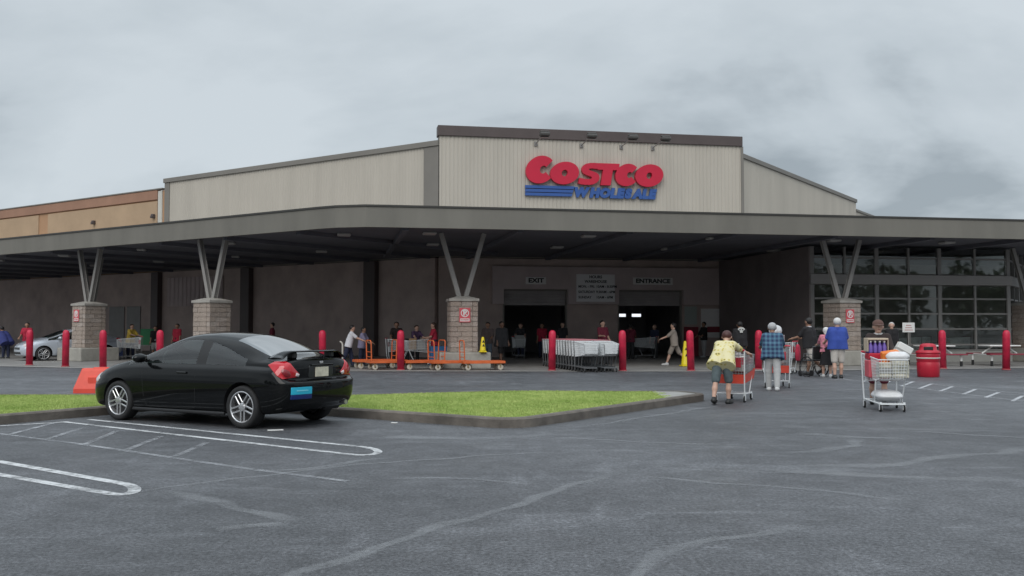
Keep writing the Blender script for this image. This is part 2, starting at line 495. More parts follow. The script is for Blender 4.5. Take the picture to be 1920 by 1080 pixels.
# raised lawn island: kerb outline (outer) and the lawn inside it
def arc(c, r, a0, a1, n=8): return [(c[0] + r * math.cos(R(a0 + (a1 - a0) * k / n)), c[1] + r * math.sin(R(a0 + (a1 - a0) * k / n))) for k in range(n + 1)]
def fillet(poly, rad):
    o = []
    n = len(poly)
    for i in range(n):
        p, a, b = Vector(poly[i]), Vector(poly[i - 1]), Vector(poly[(i + 1) % n])
        u, v = (a - p).normalized(), (b - p).normalized()
        half = math.acos(max(-1, min(1, u.dot(v)))) / 2
        t = rad[i] / math.tan(half)
        c = p + (u + v).normalized() * (rad[i] / math.sin(half))
        s_, e_ = p + u * t, p + v * t
        a0, a1 = math.atan2(s_.y - c.y, s_.x - c.x), math.atan2(e_.y - c.y, e_.x - c.x)
        d = (a1 - a0 + math.pi) % (2 * math.pi) - math.pi
        m = 7
        for k in range(m + 1): o.append((c.x + rad[i] * math.cos(a0 + d * k / m), c.y + rad[i] * math.sin(a0 + d * k / m)))
    return o
isl = [(0.05, 14.1), (3.95, 19.6), (3.6, 20.45), (-0.1, 20.6), (-3.4, 19.3), (-12.0, 19.5), (-19, 20.3), (-21, 12), (-13, 6.2), (-5.9, 18.15)]
isl_out = fillet(isl, [0.55, 0.35, 0.3, 1, 1, 1, 1, 1, 1, 0.4])
def inset(poly, d):
    n = len(poly); o = []
    for i in range(n):
        a, p, b = Vector(poly[i - 1]), Vector(poly[i]), Vector(poly[(i + 1) % n])
        t = (b - a).normalized(); nn = Vector((-t.y, t.x))
        o.append(tuple(p + nn * d))
    return o
isl_in = inset(isl_out, 0.15)
isl_top = inset(isl_out, 0.025)
km = MB(); n = len(isl_out); KH = 0.15
vs = [(x, y, -.02) for x, y in isl_out] + [(x, y, KH - .025) for x, y in isl_out] + [(x, y, KH) for x, y in isl_top] + [(x, y, KH) for x, y in isl_in] + [(x, y, .05) for x, y in isl_in]
fs = []
for ring in range(4):
    for i in range(n): fs.append((ring * n + i, ring * n + (i + 1) % n, (ring + 1) * n + (i + 1) % n, (ring + 1) * n + i))
km.add(vs, fs)
tag(km.build('island_kerb', KERB), 'weathered brown grey concrete kerb round the lawn island', kind='structure')
from mathutils.geometry import tessellate_polygon
me = bpy.data.meshes.new('lawn_soil'); tess = tessellate_polygon([[Vector((x, y, 0)) for x, y in isl_in]])
me.from_pydata([(x, y, KH - .02) for x, y in isl_in], [], [tuple(f) for f in tess]); me.materials.append(SOIL); me.update()
tag(link('lawn_soil', me), 'soil of the lawn island', kind='structure')

def point_in(poly, X, Y):
    ins = np.zeros(len(X), bool); P = np.array(poly); j = len(P) - 1
    for i in range(len(P)):
        xi, yi, xj, yj = *P[i], *P[j]
        c = ((yi > Y) != (yj > Y)) & (X < (xj - xi) * (Y - yi) / (yj - yi + 1e-12) + xi)
        ins ^= c; j = i
    return ins
tip = [p for p in inset(isl_out, 0.16) if p[0] > 2.6]
tip = sorted(tip, key=lambda p: math.atan2(p[1] - 19.7, p[0] - 3.2))
tip = [p for p in tip] + [(2.95, 20.30), (2.95, 18.5)]
tip = sorted(tip, key=lambda p: math.atan2(p[1] - 19.6, p[0] - 3.25))
tag(MB().add([(x, y, KH - .008) for x, y in tip], [tuple(range(len(tip)))]).build('island_tip_pad', EDGE), 'bare pale concrete at the tip of the lawn island', kind='structure')
def grass():
    n = 900000
    X = rng.uniform(-15, 4.2, n); Y = rng.uniform(11, 20.8, n)
    k = point_in(isl_in, X, Y); X, Y = X[k], Y[k]
    k = (X > -0.62 * Y - 1.2) & (X < 3.05 + .25 * np.sin(Y * 9) * .4); X, Y = X[k], Y[k]
    n = len(X)
    a = rng.uniform(0, 2 * np.pi, n)
    patch = 0.6 + 0.4 * np.sin(X * 1.7 + np.sin(Y * 2.3) * 1.5) * np.sin(Y * 1.9 + X * .6)
    h = rng.uniform(0.016, 0.040, n) * (0.75 + 0.45 * patch)
    w = rng.uniform(0.004, 0.0075, n)
    lx, ly = rng.normal(0, .35, n) * h, rng.normal(0, .35, n) * h
    z0 = KH - .025
    V = np.zeros((n, 3, 3), np.float32)
    V[:, 0, 0] = X - np.cos(a) * w; V[:, 0, 1] = Y - np.sin(a) * w; V[:, 0, 2] = z0
    V[:, 1, 0] = X + np.cos(a) * w; V[:, 1, 1] = Y + np.sin(a) * w; V[:, 1, 2] = z0
    V[:, 2, 0] = X + lx; V[:, 2, 1] = Y + ly; V[:, 2, 2] = z0 + h
    me = bpy.data.meshes.new('lawn_grass')
    me.vertices.add(n * 3); me.vertices.foreach_set('co', V.ravel())
    me.loops.add(n * 3); me.loops.foreach_set('vertex_index', np.arange(n * 3, dtype=np.int32))
    me.polygons.add(n); me.polygons.foreach_set('loop_start', np.arange(0, n * 3, 3, dtype=np.int32))
    me.update(calc_edges=True)
    m = bpy.data.materials.new('grass_blades'); m.use_nodes = True
    t = m.node_tree; b = t.nodes['Principled BSDF']; b.inputs['Roughness'].default_value = 0.6
    b.inputs['Specular IOR Level'].default_value = 0.25
    cd = t.nodes.new('ShaderNodeTexCoord'); rp = t.nodes.new('ShaderNodeValToRGB')
    acc = None
    for sc_, w_ in ((0.7, .40), (5.0, .35), (45.0, .25)):
        q = t.nodes.new('ShaderNodeTexNoise'); q.inputs['Scale'].default_value = sc_; q.inputs['Detail'].default_value = 4
        t.links.new(cd.outputs['Object'], q.inputs['Vector'])
        mu = t.nodes.new('ShaderNodeMath'); mu.operation = 'MULTIPLY'; mu.inputs[1].default_value = w_
        t.links.new(q.outputs[0], mu.inputs[0])
        if acc is None: acc = mu.outputs[0]
        else:
            ad = t.nodes.new('ShaderNodeMath'); t.links.new(acc, ad.inputs[0]); t.links.new(mu.outputs[0], ad.inputs[1]); acc = ad.outputs[0]
    t.links.new(acc, rp.inputs[0])
    rp.color_ramp.elements[0].position = .38; rp.color_ramp.elements[1].position = .62
    rp.color_ramp.elements[0].color = (0.26, 0.39, 0.085, 1); rp.color_ramp.elements[1].color = (0.50, 0.59, 0.20, 1)
    t.links.new(rp.outputs[0], b.inputs['Base Color'])
    me.materials.append(m)
    tag(link('lawn_grass', me), 'short bright green grass on the kerbed island', 'grass', kind='stuff')
grass()

# ------------------------------------------------------------------ painted lines and worn seams
def hairpin(a, b, w=0.27, n=10):
    """two parallel stall lines joined by a round end; a[0],b[0] far ends of each line"""
    A0, A1 = Vector(a[0]), Vector(a[1]); B0, B1 = Vector(b[0]), Vector(b[1])
    mid = (A1 + B1) / 2; r = (A1 - B1) / 2
    d = ((A1 - A0).normalized() + (B1 - B0).normalized()).normalized() * r.length
    end = [tuple(mid + r * math.cos(math.pi * k / n) + d * math.sin(math.pi * k / n)) for k in range(n + 1)]
    return [tuple(A0)] + end + [tuple(B0)]
def paint(pts, w, name='stall_line', m=STALL_PAINT, z=0.004, label=None, jit=0.0, step=0.35):
    o = ribbon(pts, w, z, jit, step).build(name, m)
    return tag(o, label, kind='structure')
paint(hairpin(((-6.85, 15.62), (-1.88, 12.08)), ((-7.1, 15.25), (-1.90, 11.36))), 0.10, label='white hairpin stall line beside the black car')
paint(hairpin(((-8.6, 12.95), (-3.72, 9.25)), ((-8.6, 12.2), (-3.62, 8.70))), 0.115, label='white hairpin stall line at the left edge of the picture')
paint([(-9.0, 13.55), (-7.05, 15.2), (-7.0, 15.24)], 0.09, z=0.0045, label='white line across the head of the access aisle')
paint([(-8.2, 14.25), (-5.74, 12.52), (-2.76, 10.19), (-1.6, 9.4)], 0.085, 'faded_aisle_line', FADED_PAINT, label='faded lower line of the access aisle')
for a, b in (((-7.0, 13.4), (-7.15, 15.1)), ((-6.2, 12.85), (-6.4, 14.5)), ((-5.45, 12.3), (-5.68, 13.85)), ((-4.7, 11.8), (-4.8, 13.2)), ((-3.9, 11.2), (-3.95, 12.5))):
    paint([a, b], 0.085, 'aisle_hatch_line', FADED_PAINT, z=0.0045, label='faded hatch line of the access aisle')
paint([(10.3, 31.2), (10.87, 26.3), (11.45, 21.7), (11.9, 18.0)], 0.10, 'crossing_line', FADED_PAINT, label='faded outer line of the crossing')
paint([(9.35, 29.5), (9.85, 24.9), (10.27, 19.6), (10.5, 16.5)], 0.10, 'crossing_line', FADED_PAINT, label='faded inner line of the crossing')
for b, a in (((9.62, 26.4), (10.93, 28.9)), ((9.75, 25.3), (10.97, 27.6)), ((9.82, 24.3), (11.0, 26.4)), ((9.87, 23.37), (11.04, 25.34)), ((9.95, 22.41), (11.07, 24.21)), ((10.05, 21.45), (11.14, 23.15)),
             ((10.05, 20.45), (11.14, 22.05)), ((10.08, 19.42), (11.1, 20.95)), ((10.2, 18.4), (11.2, 19.85)), ((10.3, 17.4), (11.3, 18.75))):
    paint([b, a], 0.085, 'crossing_hatch_line', FADED2, z=0.0045, label='worn white hatch line of the crossing')
seams = [([(-1.35, 5.2), (-1.3, 5.91), (-.76, 6.87), (-.09, 7.97), (.61, 9.17), (1.2, 10.2)], .07), ([(.55, 5.3), (.71, 5.91), (1.08, 6.55), (1.69, 6.96), (2.18, 7.33)], .075),
         ([(1.3, 9.7), (1.67, 9.48), (2.58, 9.02), (3.37, 8.38)], .045), ([(-3.25, 8.85), (-2.44, 8.21), (-1.65, 7.47)], .085), ([(-2.2, 7.2), (-1.7, 7.35)], .1),
         ([(3.0, 10.4), (4.2, 10.5), (5.2, 11.3), (5.9, 11.5), (6.5, 12.1)], .12), ([(3.2, 11.4), (4.4, 12.2), (4.6, 13.0)], .10), ([(2.6, 10.2), (3.9, 9.6), (5.0, 9.5)], .14), ([(5.2, 9.6), (7.5, 8.6)], .07), ([(.5, 13.1), (1.7, 12.6), (2.9, 12.2)], .05),
         ([(4.0, 13.6), (4.6, 13.2), (5.3, 12.9)], .13), ([(5.4, 14.1), (6.6, 13.3), (8, 12.4)], .06), ([(-1.9, 13.2), (-.6, 12.9), (.6, 13.4)], .16),
         ([(-3.6, 8.6), (-2.0, 10.3), (-.3, 11.3), (.6, 11.5)], .05), ([(.2, 9.2), (-.3, 9.5), (-1.2, 9.6)], .05), ([(0.9, 14.3), (2.2, 16.0), (3.9, 18.3)], .06),
         ([(-1.3, 11.2), (-2.2, 10.2), (-2.7, 10.1)], .06)]
soften(SEALER)
def seam_strip(points, w, z):
    """worn seam with ragged width; its edges thin out (attribute 'fade')"""
    P = []
    pts_ = [Vector((p[0], p[1])) for p in points]
    for a, b in zip(pts_[:-1], pts_[1:]):
        n = max(1, int((b - a).length / .07)); P += [a.lerp(b, k / n) for k in range(n)]
    P.append(pts_[-1]); vs, fs, fd = [], [], []; ph = random.uniform(0, 40)
    for i, p in enumerate(P):
        a = P[max(0, i - 2)]; b = P[min(len(P) - 1, i + 2)]; d = (b - a).normalized(); nn = Vector((-d.y, d.x)); u = i / (len(P) - 1)
        c = p + nn * (.035 * math.sin(i * .23 + ph) + .02 * math.sin(i * .61 + ph * 2) + random.uniform(-.006, .006))
        ww = w * (.75 + .45 * math.sin(i * .17 + ph * 3) ** 2 + random.uniform(-.12, .12)); e_ = min(1, u * 6, (1 - u) * 6)
        for k, fv in ((-1, 0), (-.45, .8), (.45, .8), (1, 0)):
            vs.append((*(c + nn * ww * k), z)); fd.append(fv * (.25 + .75 * e_))
    for i in range(len(P) - 1):
        for k in range(3): fs.append((4 * i + k, 4 * i + 4 + k, 4 * i + 5 + k, 4 * i + 1 + k))
    o = MB().add(vs, fs).build('asphalt_seam', SEALER)
    at = o.data.attributes.new('fade', 'FLOAT', 'POINT'); at.data.foreach_set('value', fd)
    return o
for p, w in seams:
    tag(seam_strip(p, w * 1.15, 0.0035), 'pale worn seam in the asphalt', kind='structure')

# ------------------------------------------------------------------ the warehouse store
def frame(o, ang): return Matrix.Translation((o[0], o[1], 0)) @ Matrix.Rotation(R(ang), 4, 'Z')
FM = frame((-3.6, 47.0), 10.5)          # entrance block: x along the front, y into the building
LM = frame((-3.6, 47.0), -34.5)         # left wing: x = -distance from the block
RM = frame((11.9 + .07, 49.8 + .12), 55.5)         # right wing: x = distance from the block
store = thing('warehouse_store', 'large beige warehouse store with ribbed metal walls and tan stucco wing', 'building', (-3.6, 47.0, 0), 10.5)
FI = FM.inverted()
def corr(mb, x0, x1, z0, z1, y=0.0, pitch=0.2, depth=0.02, M=None, z1b=None):
    n = max(1, round((x1 - x0) / pitch)); p = (x1 - x0) / n; vs = []
    z1b = z1 if z1b is None else z1b
    for i in range(n):
        for fx, d in ((0, 0), (.55, 0), (.68, 1), (.87, 1)):
            x = x0 + (i + fx) * p; zt = z1 + (z1b - z1) * (x - x0) / (x1 - x0)
            vs += [(x, y + d * depth, z0), (x, y + d * depth, zt)]
    vs += [(x1, y, z0), (x1, y, z1b)]
    k = len(vs) // 2
    return mb.add(vs, [(2 * i, 2 * i + 2, 2 * i + 3, 2 * i + 1) for i in range(k - 1)], M)
def wall_part(name, m, boxes, M=None, bev=0.0, smooth=False):
    mb = MB()
    for c in boxes:                      # (x0, x1, y0, y1, z0, z1)
        mb.box(((c[0] + c[1]) / 2, (c[2] + c[3]) / 2, (c[4] + c[5]) / 2), (c[1] - c[0], c[3] - c[2], c[5] - c[4]), bev, M)
    return mb.build(name, m, store)
# entrance block above the canopy
mb = MB(); corr(mb, 0.02, 15.82, 4.95, 10.95); mb.build('ribbed_wall', BEIGE, store)
wall_part('block_core', BEIGE_D, [(0.0, 15.84, .08, .55, 4.95, 11.2)])
wall_part('coping', BROWN, [(-.06, 15.90, -.10, .12, 10.93, 11.44), (-.06, .10, .123, .6, 10.93, 11.44), (15.74, 15.90, .123, .6, 10.93, 11.44)], bev=.015)
wall_part('corner_trim', BEIGE_D, [(15.825, 15.96, -.03, .3, 4.95, 10.925)])
wall_part('flat_roof', BEIGE_D, [(.2, 15.6, .56, 14.0, 9.9, 10.1)])
# left wing
WI = FI @ LM
mb = MB(); corr(mb, -21.3, -.95, 4.95, 10.45, M=WI); mb.build('ribbed_wall', BEIGE, store)
wall_part('dark_pier', BEIGE_D, [(-.94, -.02, -.04, .5, 4.95, 10.42)], WI)
wall_part('dark_pier', BEIGE_D, [(-21.78, -21.31, -.04, .5, 4.95, 10.42)], WI)
wall_part('wing_core', BEIGE_D, [(-21.7, -.3, .06, 14, 4.95, 10.4)], WI)
wall_part('coping', BEIGE_D, [(-21.86, -.0, -.10, .16, 10.43, 10.70)], WI, .012)
# tan stucco wing
wall_part('stucco_wall', STUCCO, [(-60, -21.8, .02, 14, 4.95, 10.0)], WI)
wall_part('stucco_cap', STUCCO_R, [(-60, -22.45, -.10, .2, 9.44, 10.05)], WI, .02)
wall_part('stucco_panel', STUCCO_P, [(-34.9, -22.5, -.055, .2, 4.95, 9.36)], WI, .02)
wall_part('stucco_panel', STUCCO_P, [(-52.0, -36.1, -.055, .2, 4.95, 9.36)], WI, .02)
wall_part('corner_trim', OFFWHITE, [(-22.42, -22.02, -.06, .2, 4.95, 9.98)], WI, .02)
wall_part('coping', BEIGE_D, [(-60, -21.9, -.14, .24, 10.06, 10.14)], WI, .01)
for x in (-22.75, -29.2):
    mb = MB(); mb.box((x, -.16, 8.42), (.22, .2, .26), .03, WI); mb.box((x, -.29, 8.36), (.16, .06, .16), .02, WI)
    mb.build('wall_light', BROWN, store)
# right wing
WR = FI @ RM
mb = MB(); corr(mb, .35, 22.2, 4.95, 10.35, M=WR); mb.build('ribbed_wall', BEIGE, store)
wall_part('wing_core', BEIGE_D, [(.3, 22.2, .06, 12, 4.95, 10.3)], WR)
wall_part('coping', BEIGE_D, [(.02, 22.3, -.08, .2, 10.36, 10.60)], WR, .012)
wall_part('corner_trim', BEIGE_D, [(.02, .34, -.03, .2, 4.95, 10.35)], WR)
mb = MB(); corr(mb, 22.35, 40, 4.95, 9.75, y=.05, M=WR); mb.build('ribbed_wall', BEIGE, store)
wall_part('coping', BEIGE_D, [(22.32, 40, -.03, .2, 9.76, 9.92)], WR, .012)
wall_part('wing_core', BEIGE_D, [(22.32, 40, .12, 12, 4.95, 9.7)], WR)
# walls under the canopy: entrance block
wall_part('lower_wall', BLOCKWALL, [(0.02, 3.2, 0, .3, 0, 4.9), (6.47, 9.11, 0, .3, 0, 4.9), (12.52, 17.6, 0, .3, 0, 4.9), (3.203, 6.467, .003, .297, 3.37, 4.9), (9.113, 12.517, .003, .297, 3.37, 4.9)])
wall_part('bulkhead', PLASTER, [(2.64, 3.2, -.28, -.004, 2.63, 4.5), (6.47, 9.11, -.28, -.004, 2.63, 4.5), (12.52, 17.2, -.28, -.004, 2.63, 4.5), (3.203, 6.467, -.277, -.004, 3.37, 4.497), (9.113, 12.517, -.277, -.004, 3.37, 4.497)])
for x0, x1 in ((3.2, 6.47), (9.11, 12.52)):
    mb = MB()
    for k in range(6): mb.box(((x0 + x1) / 2, .16, 2.58 + .133 * k + .066), (x1 - x0 - .12, .05, .128), .012)
    mb.build('roller_door', mat('roller_grey', (0.33, 0.30, 0.30), .6, noise=(1.5, .1)), store)
    wall_part('door_frame', BEIGE_D, [(x0 + .002, x0 + .07, -.02, .26, 0, 3.36), (x1 - .07, x1 - .002, -.02, .26, 0, 3.36), (x0 + .072, x1 - .072, -.02, .26, 3.30, 3.362)])
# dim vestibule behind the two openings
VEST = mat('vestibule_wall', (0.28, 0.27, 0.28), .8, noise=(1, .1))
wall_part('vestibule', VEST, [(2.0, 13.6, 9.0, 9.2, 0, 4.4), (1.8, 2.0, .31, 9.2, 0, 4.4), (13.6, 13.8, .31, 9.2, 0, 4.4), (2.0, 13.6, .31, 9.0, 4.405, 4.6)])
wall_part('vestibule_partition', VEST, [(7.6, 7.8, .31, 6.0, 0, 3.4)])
wall_part('red_wall_panel', mat('maroon_panel', (0.22, 0.03, 0.045), .7, noise=(1, .1)), [(12.62, 13.4, -.05, -.004, 0, 1.5)])
# left wing below the canopy
wall_part('lower_wall', BLOCKWALL, [(-60, -.25, 0, .3, 0, 4.9)], WI)
wall_part('pilaster', BROWN, [(-14.25, -13.5, -.35, -.004, 0, 4.85)], WI, .02)
wall_part('pilaster', BROWN, [(-4.7, -3.92, -.35, -.004, 0, 4.85)], WI, .02)
wall_part('pilaster', BROWN, [(-22.6, -21.9, -.35, -.004, 0, 4.85)], WI, .02)
mb = MB(); corr(mb, -21.3, -16.1, 2.75, 4.5, y=-.08, pitch=.4, depth=.05, M=WI); mb.build('upper_panel', PLASTER, store)
wall_part('metal_door', STEEL, [(-27.4, -25.75, -.06, -.004, 0, 2.8)], WI, .015)
wall_part('metal_door', STEEL, [(-25.5, -24.05, -.06, -.004, 0, 2.8)], WI, .015)
wall_part('lower_wall', BLOCKWALL, [(.3, 40, 0, .3, 0, 4.9)], WR)
wall_part('roof_edge', DARK, [(-60, -.3, .35, 14, 4.905, 4.945)], WI)

# lettering and boards on the front
def on_front(x, y, z): return FM @ Vector((x, y, z))
def board(name, label, cat, x0, x1, z0, z1, m, y=-.285, th=.03):
    p = on_front((x0 + x1) / 2, y, z0)
    t = thing(name, label, cat, p, 10.5)
    MB().box((0, -th / 2, (z1 - z0) / 2), (x1 - x0, th, z1 - z0), .004).build('board', m, t)
    return t
BOARD = mat('sign_board_grey', (0.74, 0.72, 0.71), .6)
INK = mat('black_lettering', (0.015, 0.015, 0.017), .6)
t = board('door_sign', 'grey sign reading EXIT over the left doorway', 'sign', 4.30, 5.33, 3.62, 3.97, BOARD)
text('EXIT', .30, INK, t, (0, -.037, .175), bold=.012, width=.78)
t = board('door_sign', 'grey sign reading ENTRANCE over the right doorway', 'sign', 9.84, 11.93, 3.64, 4.0, BOARD)
text('ENTRANCE', .30, INK, t, (0, -.037, .18), bold=.012, width=1.82)
t = board('hours_board', 'pale opening hours board between the two doorways', 'sign', 6.88, 8.87, 2.76, 4.14, mat('hours_white', (0.78, 0.76, 0.77), .55))
text('HOURS', .20, INK, t, (0, -.037, 1.24), bold=.006)
text('WAREHOUSE', .19, INK, t, (0, -.037, 1.01), bold=.005)
for k, (a, b) in enumerate((('MON. - FRI.', '10AM - 8:30PM'), ('SATURDAY', '9:30AM - 6PM'), ('SUNDAY', '10AM - 6PM'))):
    z = .76 - k * .27
    text(a, .17, INK, t, (-.9, -.037, z), bold=.004, align='LEFT'); text(b, .17, INK, t, (.02, -.037, z), bold=.004, align='LEFT')
board('notice_board', 'pale green notice board on the wall right of the right doorway', 'notice', 12.66, 13.32, 1.62, 2.55, mat('notice_green', (0.36, 0.40, 0.38), .6), y=-.02)
t = board('poster_board', 'grey poster board with a dark red band beside the white trousered person', 'notice', 13.55, 14.9, .95, 2.44, BOARD, y=-.02)
MB().box((.1, -.036, .42), (.9, .01, .3)).build('red_band', mat('maroon_panel', (0, 0, 0)), t)
LIT = mat('lit_sign_white', (0.9, 0.95, 1.0), .5, emit=1.1)
for x0, x1, lab in ((9.22, 9.80, 'small lit white sign hanging inside the right doorway, nearer its left jamb'), (10.15, 10.62, 'small lit white sign hanging inside the right doorway, nearer its middle')):
    t = thing('lit_sign', lab, 'sign', on_front((x0 + x1) / 2, .9, 2.0), 10.5, 'lit signs inside the entrance')
    MB().box((0, 0, .1), (x1 - x0, .08, .15), .01).build('light_panel', LIT, t)
    q = MB()
    for sx in (-.2, .2): q.tube((sx, 0, .176), (sx, 0, 2.41), .006, n=5)
    q.build('hanger', STEEL, t)

# ------------------------------------------------------------------ big store sign
sg = thing('store_sign', 'big red slanted letters over blue stripes and blue lettering on the beige front', 'sign', on_front(4.31, -.03, 8.0), 10.5)
def ring_letter(name, cx, cz, rx, rz, ix, iz, sh, th0=None, th1=None, offx=0.0, n=40, d=.22, m=SIGN_RED):
    """elliptic ring letter (O), or an open ring from th0 to th1 degrees (C)"""
    mb = MB(); full = th0 is None
    k = n if full else n + 1
    vs = []
    for i in range(k):
        a = 2 * math.pi * i / n if full else R(th0 + (th1 - th0) * i / n)
        for (rx_, rz_, ox) in ((rx, rz, 0), (ix, iz, offx)):
            x, z = ox + math.cos(a) * rx_, math.sin(a) * rz_
            for y in (-d, 0): vs.append((cx + x + z * sh, y, cz + z))
    fs = []
    for i in range(n):
        j = (i + 1) % k
        a, b = 4 * i, 4 * j
        fs += [(a, b, b + 2, a + 2), (a + 1, a + 3, b + 3, b + 1), (a, a + 1, b + 1, b), (a + 2, b + 2, b + 3, a + 3)]
    if not full: fs += [(0, 2, 3, 1), (4 * n, 4 * n + 1, 4 * n + 3, 4 * n + 2)]
    mb.add(vs, fs); return mb.build(name, m, sg)
SH = .16
ring_letter('letter', .76, 1.36, .74, .70, .17, .20, SH, 42, 324, .14)             # C
ring_letter('letter', 1.995, 1.22, .74, .575, .15, .165, SH, d=.226)                       # O
S_OUT = [(1.08, 1.08), (.92, 1.11), (.72, 1.125), (.48, 1.115), (.27, 1.07), (.13, .98), (.075, .86), (.085, .72), (.17, .59), (.36, .50), (.58, .435), (.68, .385), (.66, .325), (.55, .295), (.35, .295), (.02, .345), (.0, .06), (.16, .02), (.34, .0), (.60, .0),
         (.80, .03), (.96, .11), (1.06, .23), (1.09, .37), (1.03, .52), (.90, .62), (.68, .69), (.50, .745), (.44, .79), (.49, .83), (.62, .84), (.85, .825), (1.04, .79)]
def outline_letter(pts, d):
    mb = MB(); n = len(pts)
    mb.add([(x, -d, z) for x, z in pts] + [(x, 0, z) for x, z in pts], [tuple(reversed(range(n))), tuple(range(n, 2 * n))] + [(i, (i + 1) % n, n + (i + 1) % n, n + i) for i in range(n)])
    return mb.build('letter', SIGN_RED, sg)
outline_letter([(2.68 + u * .98 + v * SH, .655 + v) for u, v in S_OUT], .232)     # S
T2 = [(3.78, 1.77), (4.86, 1.77), (4.82, 1.44), (4.50, 1.44), (4.38, .66), (3.86, .66), (3.99, 1.44), (3.72, 1.44)]
outline_letter(T2, .236)                                                          # T
ring_letter('letter', 5.26, 1.215, .62, .575, .13, .155, SH, 42, 324, .12, d=.24)           # C
ring_letter('letter', 6.43, 1.215, .74, .58, .15, .165, SH, d=.245)                         # O
for k in range(3):
    z = .06 + k * .185
    mb = MB(); q = [(0, z), (2.38 + .05 * k, z), (2.43 + .05 * k, z + .145), (0, z + .145)]
    mb.add([(x, -.12, zz) for x, zz in q] + [(x, 0, zz) for x, zz in q], [(0, 1, 2, 3), (7, 6, 5, 4), (0, 4, 5, 1), (1, 5, 6, 2), (2, 6, 7, 3), (3, 7, 4, 0)])
    mb.build('blue_stripe', SIGN_BLUE, sg)
gl = []
for ch in 'WHOLESALE':
    me = text_mesh(ch, .74, depth=.06, bold=.065, shear=.20, align='LEFT')
    x0 = min(v.co.x for v in me.vertices); x1 = max(v.co.x for v in me.vertices); z0 = min(v.co.y for v in me.vertices); hgt = max(v.co.y for v in me.vertices) - z0
    for v in me.vertices: v.co.x -= x0; v.co.y = (v.co.y - z0) * .53 / hgt
    gl.append((me, x1 - x0))
fx = (4.36 + 8 * .055) / sum(w for _, w in gl); lx = 2.52
for me, w in gl:
    for v in me.vertices: v.co.x *= fx
    me.materials.clear(); me.materials.append(SIGN_BLUE)
    o = link('letter', me, sg); o.location = (lx, -.06, .02); o.rotation_euler = (R(90), 0, 0)
    lx += w * fx - .055

# flood lights on arms above the sign
fl_x = (4.87, 7.23, 9.32, 11.0)
fl_where = ('above the big first red letter', 'second from the left above the red letters', 'third from the left above the red letters', 'farthest right above the red letters')
fl0 = thing('flood_light', 'flood light on a long arm ' + fl_where[0], 'flood light', on_front(fl_x[0], -.02, 10.68), 10.5, 'flood lights over the store sign')
mb = MB(); mb.box((0, -.02, 0), (.18, .05, .22), .01); mb.tube((0, -.02, 0), (.02, -1.7, .12), .025); mb.build('arm', STEEL, fl0)
mb = MB(); mb.box((.05, -1.85, .12), (.5, .34, .18), .05, Matrix.Translation((0, 0, 0))); mb.box((.05, -1.80, .25), (.46, .2, .1), .03); mb.build('lamp_head', mat('dark_bronze', (0.06, 0.055, 0.05), .45, noise=(4, .2)), fl0)
MB().box((.05, -1.74, -.0), (.5, .2, .03), .008).build('lens', mat('dull_lens', (.10, .10, .10), .3), fl0)
for x, wv in zip(fl_x[1:], fl_where[1:]): clone(fl0, on_front(x, -.02, 10.68), 10.5, 'flood light on a long arm ' + wv)

# ------------------------------------------------------------------ canopy
CC = Vector((-5.53, 32.1))
dr = Vector((math.cos(R(10.5)), math.sin(R(10.5)))); dl = Vector((-math.cos(R(34.5)), math.sin(R(34.5))))
cano = thing('entrance_canopy', 'long flat olive grey canopy wrapping the front of the store', 'canopy', (CC.x, CC.y, 0), 0)
edge = [dl * 50, dl * 1.4, dl * .62 + dr * .05 + Vector((0, .03)), dr * .62 + dl * .02 + Vector((0, .02)), dr * 1.4, dr * 29.5, dr * 29.5 + Vector((.566, .824)) * 30]
SZ, TZ = 4.87, 5.63
# inner edge follows the walls, just inside their faces
w_l = [Vector((-3.6, 47.0)) + dl * s + Vector((.566, .824)) * .12 - CC for s in (52, 0.0)]
w_r = [Vector((11.9, 49.8)) - CC + Vector((-.03, .12)), Vector((11.97, 49.92)) + Vector((.566, .824)) * 30 + Vector((-.1, .1)) - CC]
poly = edge + [w_r[1], w_r[0], w_l[1], w_l[0]]
mb = MB(); k = len(poly)
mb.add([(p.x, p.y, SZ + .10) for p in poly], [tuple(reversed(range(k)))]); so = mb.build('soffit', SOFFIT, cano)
mb = MB(); mb.add([(p.x, p.y, TZ - .06) for p in poly], [tuple(range(k))]); mb.build('canopy_roof', mat('roof_grey', (0.2, 0.2, 0.2), .9, noise=(1, .2)), cano)
def edge_band(pts, z0, z1, out, th):
    mb = MB(); vs = []
    nrm = []
    for i, p in enumerate(pts):
        a = pts[max(0, i - 1)]; b = pts[min(len(pts) - 1, i + 1)]; d = (b - a).normalized(); nrm.append(Vector((d.y, -d.x)))
    for p, q in zip(pts, nrm):
        o_, i_ = p + q * out, p + q * (out - th)
        vs += [(o_.x, o_.y, z0), (o_.x, o_.y, z1), (i_.x, i_.y, z1), (i_.x, i_.y, z0)]
    fs = []
    for i in range(len(pts) - 1):
        a, b = 4 * i, 4 * i + 4
        fs += [(a, b, b + 1, a + 1), (a + 1, b + 1, b + 2, a + 2), (a + 2, b + 2, b + 3, a + 3), (a + 3, b + 3, b, a)]
    fs += [(0, 1, 2, 3), tuple(4 * (len(pts) - 1) + q for q in (3, 2, 1, 0))]
    return mb.add(vs, fs)
edge_band(edge, SZ, TZ - .065, 0, .16).build('fascia', FASCIA, cano)
edge_band(edge, TZ - .064, TZ, .035, .24).build('fascia_coping', mat('dark_coping', (0.045, 0.042, 0.038), .5), cano)
